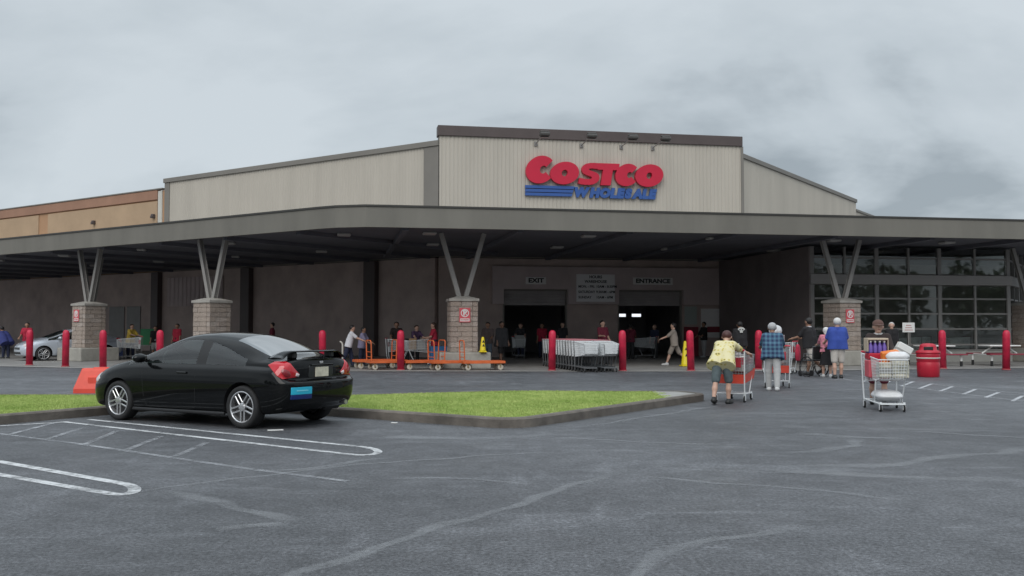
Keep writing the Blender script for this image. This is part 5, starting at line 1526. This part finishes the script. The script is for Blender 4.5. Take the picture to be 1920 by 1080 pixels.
HAIR_K = mat('black_hair', (0.012, 0.010, 0.010), .55, noise=(40, .3), bump=(60, .4)); HAIR_B = mat('brown_hair', (0.05, 0.028, 0.018), .55, noise=(40, .3), bump=(60, .4)); HAIR_G = mat('grey_hair', (0.40, 0.40, 0.41), .6, noise=(40, .25), bump=(60, .4)); HAIR_W = mat('white_hair', (0.62, 0.61, 0.60), .6, noise=(40, .15), bump=(60, .4))
def cloth(name, c, nz=.12): return mat(name, c, .88, noise=(9, nz), bump=(11, .35))
FLORAL = pattern_material('floral_cloth', 'floral', ((.06, .06, .03), (.60, .50, .16), (.66, .60, .36)), 13)
PLAID = pattern_material('plaid_cloth', 'plaid', ((.016, .03, .085), (.075, .17, .25)), 3.2)
V3 = lambda *a: np.array(a, float)
def person(label, p, heading, height=1.72, lean=0, legs=((4, 0), (-4, 0)), arms=((4, 6, 14), (4, 6, 14)), skin=SKIN_L, hair=('short', HAIR_K),
           top=None, sleeve=.55, hem=.10, loose=0.0, bottom=None, length='long', shoes=None, hat=None, build=1.0, fem=False, h=.015, nod=0, turn=0, z=0.0, face=False, collar=None):
    t = thing('person', label, 'person', (p[0], p[1], z), heading - 90, 'people at the store')
    sc_ = height / 1.75
    sl, cl = math.sin(R(lean)), math.cos(R(lean))
    sp = V3(0, sl, cl); fw = V3(0, cl, -sl); rt = V3(1, 0, 0); up = V3(0, 0, 1)
    pel = V3(0, 0, 0); shc = sp * .49; nk = sp * .535
    ha = R(lean * .45 + nod); hu = V3(0, math.sin(ha), math.cos(ha)); hf = V3(0, math.cos(ha), -math.sin(ha))
    if turn: c_, s_ = math.cos(R(turn)), math.sin(R(turn)); hf = V3(-s_ * hf[1], c_ * hf[1], hf[2]); hr = V3(c_, s_, 0)
    else: hr = rt
    hc = nk + hu * .135
    sw = .165 if fem else .185; pw = .092 if fem else .082
    g = build
    J = []
    zmin = 9
    for sd, (th, kn) in zip((-1, 1), legs):
        hip = pel + rt * sd * pw
        a = R(th); b = R(th - kn)
        knee = hip + V3(sd * .02, math.sin(a) * .43, -math.cos(a) * .43)
        ank = knee + V3(sd * -.005, math.sin(b) * .41, -math.cos(b) * .41)
        ph = min(0, math.degrees(b) + 16) * .9
        fd = V3(sd * .14, math.cos(R(ph)), math.sin(R(ph))); fdn = V3(0, math.sin(R(ph)), -math.cos(R(ph)))
        heel = ank - fd * .035 + fdn * .045; toe = ank + fd * .165 + fdn * .055
        J.append((sd, hip, knee, ank, heel, toe)); zmin = min(zmin, heel[2] - .035, toe[2] - .026)
    AR = []
    for sd, (f_, ou, el) in zip((-1, 1), arms):
        s_ = shc - sp * .025 + rt * sd * sw * (.96 if g < 1.05 else 1.06)
        def dr_(a): return V3(sd * math.sin(R(ou)), math.sin(R(a)) * math.cos(R(ou)), -math.cos(R(a)) * math.cos(R(ou)))
        d1 = dr_(f_); d2 = dr_(f_ + el) * V3(.35 if el > 25 else 1, 1, 1); d2 /= np.linalg.norm(d2)
        e_ = s_ + d1 * .285; w_ = e_ + d2 * .245
        AR.append((sd, s_, e_, w_, d1, d2))
    off = V3(0, 0, -zmin)
    T = lambda v: (v + off) * sc_
    def cap(a, b, ra, rb, k=None): 
        r_ = (T(a), T(b), ra * sc_, rb * sc_)
        return r_ + ((k * sc_,) if k else ())
    tw, tr = (.060 * g, .112 * g) if not fem else (.060 * g, .104 * g)
    body = [cap(hc + hu * .025 - hf * .012, hc + hu * .015 + hf * .008, .097, .094), cap(hc - hu * .035 + hf * .025, hc - hu * .085 + hf * .045, .072, .045),
            cap(nk - sp * .03, hc - hu * .06 - hf * .01, .060, .055), cap(shc - sp * .03 - rt * sw * .72, shc - sp * .03 + rt * sw * .72, .072, .072)]
    for s in (-1, 1):
        body += [cap(sp * .36 + rt * s * .085 * g, sp * .17 + rt * s * tw, tr, tr * .93), cap(sp * .17 + rt * s * tw, sp * .02 + rt * s * pw, tr * .93, .112 * g)]
    body += [cap(hc - hu * .022 + hf * .098, hc + hu * .022 + hf * .088, .017, .010, .015)]              # nose
    for s in (-1, 1): body += [cap(hc + hr * s * .094 + hu * .01, hc + hr * s * .097 - hu * .025, .018, .014, .012)]  # ears
    for sd, s_, e_, w_, d1, d2 in AR:
        body += [cap(s_, e_, .052, .040), cap(e_, w_, .042, .028)]
        side = np.cross(d2, V3(0, 0, 1) if abs(d2[2]) < .8 else V3(0, 1, 0)); side /= np.linalg.norm(side)
        nrm = np.cross(side, d2); nrm = nrm if nrm[2] < 0 or abs(nrm[2]) < .2 else -nrm
        pc = w_ + d2 * .055
        body += [cap(w_ + side * .012, pc + side * .024 + d2 * .03, .022, .018), cap(w_ - side * .012, pc - side * .024 + d2 * .03, .022, .018)]
        for q, ln in zip((-.033, -.011, .011, .033), (.062, .075, .078, .058)):
            r0 = pc + d2 * .035 + side * q; r1 = r0 + d2 * ln * .55 + nrm * ln * .15; r2 = r1 + d2 * ln * .25 + nrm * ln * .45
            body += [cap(r0, r1, .0095, .0088, .004), cap(r1, r2, .0088, .008, .004)]
        th0 = w_ + d2 * .02 + side * .026 * sd; th1 = th0 + d2 * .045 + side * .03 * sd; th2 = th1 + d2 * .03 + nrm * .012
        body += [cap(th0, th1, .012, .010, .006), cap(th1, th2, .010, .009, .004)]
    for sd, hip, knee, ank, heel, toe in J:
        body += [cap(hip, knee, .086 * g, .056), cap(knee, knee * .55 + ank * .45 - V3(0, .012, 0), .052, .054), cap(knee * .55 + ank * .45 - V3(0, .012, 0), ank, .054, .036),
                 cap(ank, heel, .034, .033), cap(heel, toe, .033, .024)]
    sdf_mesh('body', body, h, skin, t)
    # shirt
    if top is not None:
        L_ = loose
        sh = [cap(shc - sp * .03 - rt * sw * .78, shc - sp * .03 + rt * sw * .78, .088, .088), cap(nk - sp * .05, nk - sp * .02, .075, .066)]
        for s in (-1, 1):
            sh += [cap(sp * .36 + rt * s * .088 * g, sp * .17 + rt * s * (tw + .01), tr + .018, tr + .016 + L_), cap(sp * .17 + rt * s * (tw + .01), -sp * hem + rt * s * (pw + .012 + L_), tr + .016 + L_, .128 * g + L_)]
        for sd, s_, e_, w_, d1, d2 in AR:
            if sleeve <= 0: continue
            if sleeve <= 1: sh += [cap(s_, s_ + (e_ - s_) * sleeve, .070, .066 + L_ * .3)]
            else: sh += [cap(s_, e_, .068, .058), cap(e_, e_ + (w_ - e_) * (sleeve - 1), .056, .044)]
        sdf_mesh('shirt', sh, h, top, t, clips=[(T(-sp * hem), -sp), (T(nk + sp * .005), sp)])
    if collar is not None:
        sdf_mesh('collar', [cap(nk - sp * .02 - rt * .02, nk - sp * .02 + rt * .02, .074, .074)], h, collar, t, clips=[(T(nk + sp * .012), sp), (T(nk - sp * .03), -sp)])
    if bottom is not None:
        tr_ = [cap(pel + rt * -pw + sp * .06, pel + rt * pw + sp * .06, .122 * g, .122 * g)]
        if length == 'skirt':
            tr_ += [cap(pel, pel - up * .50 + V3(0, .02, 0), .15, .24)]
            cl_ = [(T(pel - up * .50), -up)]
        else:
            cl_ = [(T(sp * .13), sp)]
            for sd, hip, knee, ank, heel, toe in J:
                if length == 'long':
                    tr_ += [cap(hip, knee, .104 * g, .086), cap(knee, ank - (ank - knee) * .02, .086, .066)]
                else:
                    tr_ += [cap(hip, knee + (hip - knee) * .04, .106 * g, .090)]
        sdf_mesh('skirt' if length == 'skirt' else 'trousers' if length == 'long' else 'shorts', tr_, h, bottom, t, clips=cl_)
    if shoes is not None:
        for sd, hip, knee, ank, heel, toe in J:
            sdf_mesh('shoe', [cap(ank + (knee - ank) * .04, heel, .044, .043), cap(heel, toe, .043, .033), cap(heel + rt * .012, toe + rt * .014, .036, .028), cap(heel - rt * .012, toe - rt * .014, .036, .028)], h, shoes, t)
    if hair is not None:
        st_, hm = hair
        hp = [cap(hc + hu * .028 - hf * .018, hc + hu * .025 - hf * .002, .108, .103)]
        cl_ = [(T(hc + hf * .030 + hu * .035), hf * .80 - hu * .60)]
        if st_ == 'long': hp += [cap(hc - hf * .045, nk - sp * .09 - fw * .075, .085, .06)]
        if st_ == 'bob': hp += [cap(hc - hf * .03, hc - hu * .11 - hf * .035, .098, .085)]
        if st_ == 'bun': hp += [cap(hc + hu * .05 - hf * .12, hc + hu * .06 - hf * .125, .045, .045)]
        sdf_mesh('hair', hp, h, hm, t, clips=cl_)
    if hat is not None:
        kind, hm = hat
        cl_ = [(T(hc + hu * .045), -hu)]
        sdf_mesh('cap', [cap(hc + hu * .035 - hf * .014, hc + hu * .03, .116, .112)], h, hm, t, clips=cl_)
        if kind == 'cap':
            q = MB(); vs = []; n_ = 12
            for rr_, dz in ((.10, .035), (.185, .018)):
                for i in range(n_ + 1):
                    a = math.pi * i / n_; vs.append(tuple(T(hc + hr * math.cos(a) * .10 + hf * (.02 + math.sin(a) * rr_) + hu * (dz + .020))))
            q.add(vs, [(i, i + 1, n_ + 2 + i, n_ + 1 + i) for i in range(n_)]); o = q.build('brim', hm, t, True)
            so_ = o.modifiers.new('thick', 'SOLIDIFY'); so_.thickness = .008
    if face:
        for s in (-1, 1):
            q = MB(); c = T(hc + hr * s * .035 + hu * .012 + hf * .082); M = Matrix.Translation(Vector(c)) 
            bm = bmesh.new(); bmesh.ops.create_uvsphere(bm, u_segments=10, v_segments=6, radius=.012 * sc_); me = bpy.data.meshes.new('eye'); bm.to_mesh(me); bm.free(); me.materials.append(mat('eye_dark', (.03, .02, .015), .2))
            o = link('eye', me, t); o.location = tuple(c)
            MB().box(tuple(T(hc + hr * s * .036 + hu * .036 + hf * .088)), (.034, .012, .008), .002).build('eyebrow', HAIR_B, t)
        MB().box(tuple(T(hc - hu * .052 + hf * .090)), (.042, .014, .009), .003).build('mouth', mat('lip', (.24, .09, .08), .5), t)
    return t
BLK = cloth('black_cloth', (.014, .013, .015)); CHAR = cloth('charcoal_cloth', (.03, .03, .034)); NAVY = cloth('navy_cloth', (.02, .025, .055)); WHT = cloth('white_cloth', (.60, .60, .64), .05)
ROYAL = cloth('royal_blue_cloth', (.035, .07, .32)); KHAKI = cloth('pale_khaki_cloth', (.50, .46, .42), .08); GREYC = cloth('pale_grey_cloth', (.42, .42, .42), .08); DENIM = cloth('grey_green_denim', (.10, .13, .14), .25)
OLIVE = cloth('taupe_cloth', (.27, .23, .20), .1); REDC = cloth('red_cloth', (.42, .02, .05), .12); PINKC = cloth('pink_patterned_cloth', (.62, .22, .28), .6); YELC = cloth('mustard_cloth', (.55, .38, .06), .12); LAV = cloth('lavender_cloth', (.24, .22, .33), .1)
TAN = cloth('tan_cloth', (.34, .26, .20), .12); BROWNC = cloth('dark_brown_cloth', (.035, .024, .022), .15); SHOE_W = mat('white_shoe', (.55, .55, .55), .6); SHOE_K = mat('black_shoe', (.015, .015, .015), .5); MAROON = cloth('maroon_cloth', (.16, .02, .04), .15)
PUSH = ((38, 10, 28), (38, 10, 28))
# nearest people, shoppers on the asphalt
NR = .0105
person('person in a yellow floral shirt and shorts leaning to push a cart, seen from behind', (4.10, 18.78), 64, 1.62, lean=44, legs=((-14, 14), (14, 16)), arms=((30, 14, 20), (62, 22, 10)), skin=SKIN_L, hair=('short', mat('auburn_hair', (.06, .016, .014), .5, noise=(40, .3), bump=(60, .4))), top=FLORAL, sleeve=.75, hem=.16, loose=.035, bottom=DENIM, length='short', shoes=SHOE_K, fem=True, build=1.06, h=NR, nod=12)
person('person in a blue plaid shirt and pale trousers pushing a cart, seen from behind', (6.15, 22.7), 76, 1.66, lean=17, legs=((10, 6), (-10, 8)), arms=((44, 12, 30), (44, 12, 30)), skin=SKIN_T, hair=('short', HAIR_G), top=PLAID, sleeve=1.3, hem=.14, loose=.03, bottom=GREYC, shoes=SHOE_W, build=1.12, h=NR, nod=6)
person('person in a royal blue shirt and pale shorts standing with the back to the camera', (9.5, 28.05), 82, 1.80, lean=3, legs=((-3, 2), (7, 4)), arms=((18, 14, 50), (18, 14, 50)), skin=SKIN_L, hair=('short', HAIR_W), top=ROYAL, sleeve=.85, hem=.10, loose=.02, bottom=KHAKI, length='short', shoes=SHOE_K, build=1.22, h=NR)
person('person in a black top with a pale collar and pale shorts, pushing a cart away', (9.25, 29.8), 128, 1.84, lean=6, legs=((-22, 26), (16, 8)), arms=((36, 10, 40), (44, 10, 30)), skin=SKIN_T, hair=('short', HAIR_K), top=BLK, sleeve=.8, hem=.10, loose=.02, bottom=KHAKI, length='short', shoes=SHOE_K, build=1.15, h=NR, collar=WHT)
person('person in a pink patterned top and long black skirt with pale hair, seen from behind', (9.42, 28.8), 85, 1.52, lean=6, arms=((40, 8, 36), (40, 8, 36)), skin=SKIN_L, hair=('bob', HAIR_W), top=PINKC, sleeve=.9, hem=.06, bottom=BLK, length='skirt', shoes=SHOE_W, fem=True, h=NR)
person('person in a dark brown jacket and brown cap behind the piled cart, facing the camera', (7.06, 18.55), 258, 1.66, lean=6, legs=((8, 6), (-10, 10)), arms=((34, 10, 36), (34, 10, 36)), skin=SKIN_L, hair=('short', HAIR_K), top=BROWNC, sleeve=1.7, hem=.12, loose=.02, bottom=MAROON, length='short', shoes=SHOE_K, build=1.02, h=NR, face=True, collar=GREYC, hat=('cap', mat('cap_brown', (.10, .05, .04), .8)))
sk = person('person in a black shirt with a pale skull on its back, walking towards the entrance', (8.35, 35.2), 96, 1.74, lean=3, legs=((8, 4), (-8, 8)), skin=SKIN_T, hair=('short', HAIR_K), top=BLK, sleeve=.8, hem=.12, loose=.03, bottom=CHAR, shoes=SHOE_K, build=1.12, h=.0135)
q = MB(); vs = [(math.cos(a) * (.135 if math.sin(a) > -.3 else .09), -.152, math.sin(a) * (.095 if math.sin(a) > 0 else .075)) for a in [2 * math.pi * k / 18 for k in range(18)]]
q.add(vs, [tuple(range(18))]); q.box((0, -.152, -.085), (.11, .004, .05)); o = q.build('shirt_print', mat('pale_print_grey', (.50, .50, .48), .8), sk); o.location = (0, .0, 1.40)
q = MB()
for s in (-1, 1): q.box((s * .05, -.156, .0), (.055, .003, .035), .001)
o = q.build('print_eyes', BLK, sk); o.location = (0, 0, 1.40)
person('person with white hair in a black top behind the piled cart, near the glass front', (14.3, 36.2), 250, 1.70, skin=SKIN_L, hair=('short', HAIR_W), top=BLK, sleeve=1.5, bottom=CHAR, shoes=SHOE_K, h=.015, z=.009)
# people under the canopy
F_ = .0155
person('person in a taupe shirt and shorts striding past the right doorway', (6.35, 37.6), 168, 1.74, lean=4, legs=((24, 6), (-26, 22)), arms=((48, 4, 20), (-22, 6, 16)), skin=SKIN_L, hair=('short', HAIR_K), top=OLIVE, sleeve=.9, hem=.12, loose=.02, bottom=OLIVE, length='short', shoes=SHOE_W, h=F_, z=.009)
person('person in a white shirt pushing an orange flatbed cart', (-6.05, 35.6), 8, 1.62, lean=14, legs=((14, 6), (-16, 14)), arms=((46, 6, 22), (50, 6, 18)), skin=SKIN_L, hair=('short', HAIR_K), top=WHT, sleeve=.8, hem=.10, loose=.02, bottom=NAVY, shoes=SHOE_K, fem=True, h=F_, z=.009)
person('person in a lavender shirt just behind the white shirted person', (-5.75, 36.9), 350, 1.52, lean=6, arms=((30, 6, 30), (30, 6, 30)), skin=SKIN_T, hair=('short', HAIR_K), top=LAV, sleeve=.8, hem=.14, loose=.03, bottom=NAVY, shoes=SHOE_K, h=F_, z=.009)
person('person in a dark top pushing a grey cart before the dark wall', (-4.75, 39.5), 280, 1.74, lean=6, arms=PUSH, skin=SKIN_T, hair=('short', HAIR_K), top=BROWNC, sleeve=.9, bottom=CHAR, shoes=SHOE_K, h=F_, z=.009)
person('person in a red vest beside the pillar with the orange flatbed carts', (-3.05, 37.7), 195, 1.70, lean=4, arms=((30, 8, 50), (20, 8, 40)), skin=SKIN_L, hair=('long', HAIR_B), top=REDC, sleeve=.7, hem=.14, bottom=NAVY, shoes=SHOE_K, fem=True, h=F_, z=.009)
person('person in a purple top bending over the carts left of the red vest', (-3.95, 39.1), 300, 1.62, lean=18, arms=((50, 10, 20), (60, 10, 10)), skin=SKIN_L, hair=('short', HAIR_B), top=cloth('plum_cloth', (.09, .05, .11)), sleeve=.9, bottom=CHAR, shoes=SHOE_K, fem=True, h=F_, z=.009)
person('person in a taupe shirt and jeans right of the pillar with a caution cone', (-1.0, 39.6), 260, 1.72, arms=((20, 8, 60), (10, 6, 20)), skin=SKIN_T, hair=('short', HAIR_K), top=cloth('brown_taupe_cloth', (.12, .09, .085)), sleeve=.9, bottom=cloth('faded_jeans', (.12, .15, .19)), shoes=SHOE_W, h=F_, z=.009)
person('person in black clothes stepping out by the left doorway', (-.42, 38.2), 300, 1.76, lean=3, legs=((-16, 14), (14, 4)), skin=SKIN_D, hair=('short', HAIR_K), top=CHAR, sleeve=1.4, hem=.2, loose=.04, bottom=BLK, length='short', shoes=SHOE_K, build=1.1, h=F_, z=.009)
person('person in a dark red top inside the left doorway', (1.45, 46.4), 265, 1.70, skin=SKIN_T, hair=('short', HAIR_K), top=REDC, sleeve=.8, bottom=NAVY, shoes=SHOE_K, h=.019, z=.009)
person('person in black pushing the cart inside the left doorway', (.42, 46.4), 265, 1.70, arms=PUSH, skin=SKIN_L, hair=('short', HAIR_B), top=CHAR, sleeve=.8, bottom=NAVY, shoes=SHOE_K, h=.019, z=.009)
person('person in a grey top by the right jamb of the left doorway', (2.4, 45.6), 250, 1.75, skin=SKIN_L, hair=('short', HAIR_K), top=CHAR, sleeve=.9, bottom=NAVY, shoes=SHOE_K, h=.019, z=.009)
person('person in a maroon and black top behind the nested carts', (3.62, 38.4), 300, 1.78, arms=((10, 6, 30), (20, 8, 70)), skin=SKIN_L, hair=('short', HAIR_K), top=MAROON, sleeve=.8, bottom=CHAR, shoes=SHOE_K, h=F_, z=.009)
person('person in a dark top with a cart inside the right doorway', (5.55, 45.0), 80, 1.66, arms=PUSH, skin=SKIN_T, hair=('short', HAIR_K), top=MAROON, sleeve=.8, bottom=CHAR, shoes=SHOE_K, h=.019, z=.009)
person('person in navy at the right of the right doorway', (6.85, 46.2), 250, 1.64, skin=SKIN_L, hair=('long', HAIR_B), top=NAVY, sleeve=.8, bottom=CHAR, shoes=SHOE_K, fem=True, h=.019, z=.009)
person('person in a black top and white trousers beside the poster board', (9.5, 47.6), 200, 1.78, arms=((20, 6, 40), (24, 10, 30)), skin=SKIN_T, hair=('short', HAIR_K), top=BLK, sleeve=1.3, bottom=GREYC, shoes=SHOE_W, h=F_, z=.009)
person('person in a yellow top standing behind the blue grey folding table', (-18.15, 45.75), 330, 1.66, lean=8, arms=((40, 10, 40), (50, 10, 30)), skin=SKIN_L, hair=('short', HAIR_B), top=YELC, sleeve=.9, hem=.14, loose=.02, bottom=NAVY, shoes=SHOE_K, fem=True, h=F_, z=.009)
person('person in black and pale shorts right of the person in yellow', (-17.3, 46.6), 290, 1.58, lean=10, skin=SKIN_T, hair=('short', HAIR_K), top=BLK, sleeve=.9, bottom=GREYC, length='short', shoes=SHOE_K, h=F_, z=.009)
person('person in red just behind the fourth red bollard, by the car windscreen', (-16.1, 46.2), 250, 1.68, skin=SKIN_T, hair=('short', HAIR_K), top=REDC, sleeve=.8, bottom=CHAR, shoes=SHOE_K, h=F_, z=.009)
person('person with dark hair whose head shows over the black car roof', (-11.6, 46.5), 190, 1.74, skin=SKIN_L, hair=('short', HAIR_K), top=MAROON, sleeve=.8, bottom=CHAR, shoes=SHOE_K, h=.019, z=.009)
person('person in a red shirt behind the silver car', (-23.1, 45.8), 280, 1.74, lean=4, arms=((30, 12, 40), (20, 10, 40)), skin=SKIN_T, hair=('short', HAIR_K), top=REDC, sleeve=.8, bottom=CHAR, shoes=SHOE_K, h=F_, z=.009)
person('person in dark blue bending at the far left behind the silver car', (-24.0, 45.6), 150, 1.66, lean=38, arms=((60, 10, 10), (60, 10, 10)), skin=SKIN_T, hair=('short', HAIR_K), top=cloth('deep_blue_cloth', (.03, .04, .16)), sleeve=1.5, hem=.25, loose=.05, bottom=NAVY, shoes=SHOE_K, build=1.3, h=F_, z=.009)
person('person in dark red beside the pillar right of the silver car', (-20.3, 45.2), 330, 1.76, skin=SKIN_D, hair=('short', HAIR_K), top=MAROON, sleeve=.8, bottom=CHAR, shoes=SHOE_K, h=F_, z=.009)
# ------------------------------------------------------------------ trees across the car park, behind the camera (seen only as reflections)
def tree_line():
    leaf = mat('dark_foliage', (0.045, 0.075, 0.028), .8, noise=(.5, .4))
    V = []; F = []
    for k in range(84):
        x = -110 + k * 4.0 + random.uniform(-2, 2); y = -46 - random.uniform(0, 14) ; r = random.uniform(3.0, 4.6); h = random.uniform(6.5, 12.5)
        m = 260
        u = rng.normal(0, 1, (m, 3)); u /= np.linalg.norm(u, axis=1)[:, None]; u *= (rng.uniform(.35, 1, m) ** .5)[:, None]
        c = u * np.array([r, r, h * .5]) + np.array([x, y, h * .56])
        for p in c:
            a = rng.normal(0, 1, (3, 3)) * .55
            o = len(V); V += [tuple(p + a[0]), tuple(p + a[1]), tuple(p + a[2])]; F.append((o, o + 1, o + 2))
    q = MB(); q.add(V, F); o = q.build('distant_trees', leaf); tag(o, 'dark green tree line across the car park behind the camera', 'trees', kind='stuff')
tree_line()
